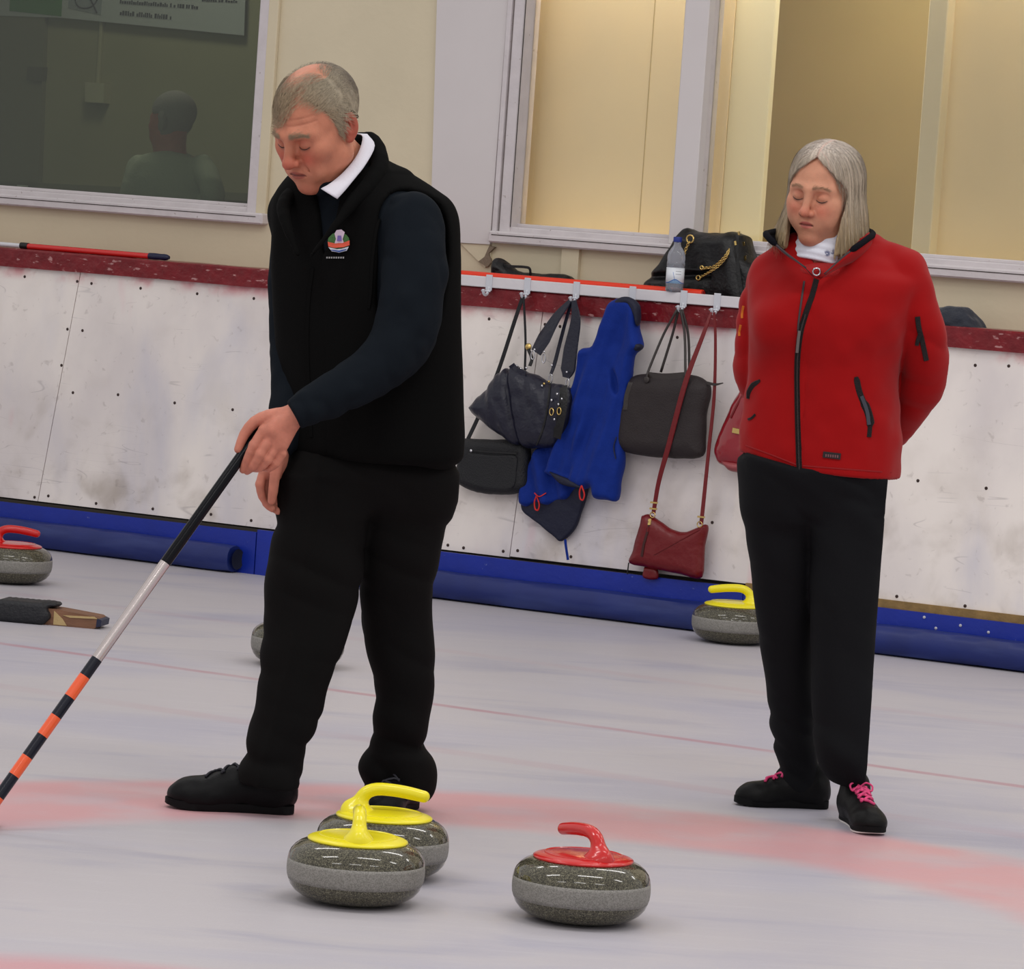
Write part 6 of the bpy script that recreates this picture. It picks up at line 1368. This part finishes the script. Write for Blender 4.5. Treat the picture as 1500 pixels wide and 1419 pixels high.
# chair back and tabletop inside the dim room
ch = empty('stacking_chair', wp(250, 290, DP + .2) * [1, 1, 0] + [0, 0, .3], 'dark chair behind the seated person, just below the window edge', 'chair')
s, z = WP(252, 300, DP + .22); mb = MB(); mb.box((s - .2, DP + .20, z - .25), (s + .2, DP + .225, z - .03), wallM, .01); mb.build('backrest', M_blk, ch, smooth=False)
for k in (-.18, .18): mb = MB(); mb.tube([W(s + k, DP + .19, z - .3), W(s + k, DP + .19, .2)], .011, 8); mb.build('leg', M_steel, ch)
mb = MB(); mb.box((s - .2, DP - .25, .62), (s + .2, DP + .19, .65), wallM, .01); mb.build('seat', M_blk, ch, smooth=False)
# cup standing on the inner sill
cs, cz = WP(33, 272, -.60); cz = 1.345
cu = empty('cup', W(cs, -.60, 1.345), 'small white cup on the inner sill at the far left', 'cup'); mb = MB(); mb.lathe([(.018, 0), (.022, .045), (.023, .05), (.021, .05), (.017, .004), (0, .004)], W(cs, -.60, 1.346), 20); mb.build('cup_wall', mat('white_cup', (214, 214, 206), .5), cu)
mb = MB(); wbox(mb, -3, .9, -.68, -.575, 1.31, 1.345); mb.build('trim_6', M_dim, smooth=False, kind='structure')
# banner on the far wall of the dim room
bn = empty('banner', W(*[WP(180, 30, -2.38)[0], -2.37, WP(180, 30, -2.38)[1]]), 'long printed banner high on the wall of the dim room', 'banner')
def bpl(nm, pix, c, d=-2.37, th=.004, par=bn): return plate(nm, pix, d, th, mat(nm + '_ink', c, .8), par)
sh = bpl('sheet', [(-80, -60), (-80, 18), (0, 23), (90, 26), (358, 52), (362, -60)], (186, 188, 186))
bpl('green_block', [(18, -60), (14, 16), (90, 24), (94, -60)], (70, 128, 50), -2.366, .002, sh)
bpl('picture_frame', [(104, -40), (100, 12), (148, 22), (152, -40)], (150, 154, 156), -2.366, .002, sh)
mb = MB(); mb.tube([wp(x, y, -2.362) for x, y in spline([(108, -20, 0), (112, 6, 0), (126, 12, 0), (140, 4, 0), (146, -20, 0)], 5)[:, :2]], .003, 6); mb.build('line_drawing', mat('ink', (50, 50, 56), .8), sh)
mb = MB(); mb.tube([wp(x, y, -2.362) for x, y in spline([(120, -20, 0), (132, -2, 0), (142, 19, 0)], 5)[:, :2]], .004, 6); mb.build('line_drawing', mat('ink', (50, 50, 56), .8), sh)
rn = random.Random(3)
def words(x0, x1, y0_, slope, hgt):
    mb = MB(); x = x0
    while x < x1:
        w_ = rn.uniform(1.6, 3.2); y = y0_ + (x - x0) * slope; hh = hgt * rn.choice((.65, 1, 1, .7))
        a = WP(x, y, -2.366); b = WP(x + w_, y - hh, -2.366); mb.box((a[0], -2.366, a[1]), (b[0], -2.363, b[1]), wallM); x += w_ + (rn.uniform(2.4, 4.) if rn.random() < .16 else .9)
    mb.build('text_line', mat('ink', (50, 50, 56), .8), sh, smooth=False)
words(176, 290, 5, .075, 5.5); words(176, 250, 22, .09, 6.5); words(296, 350, 2, .04, 4)
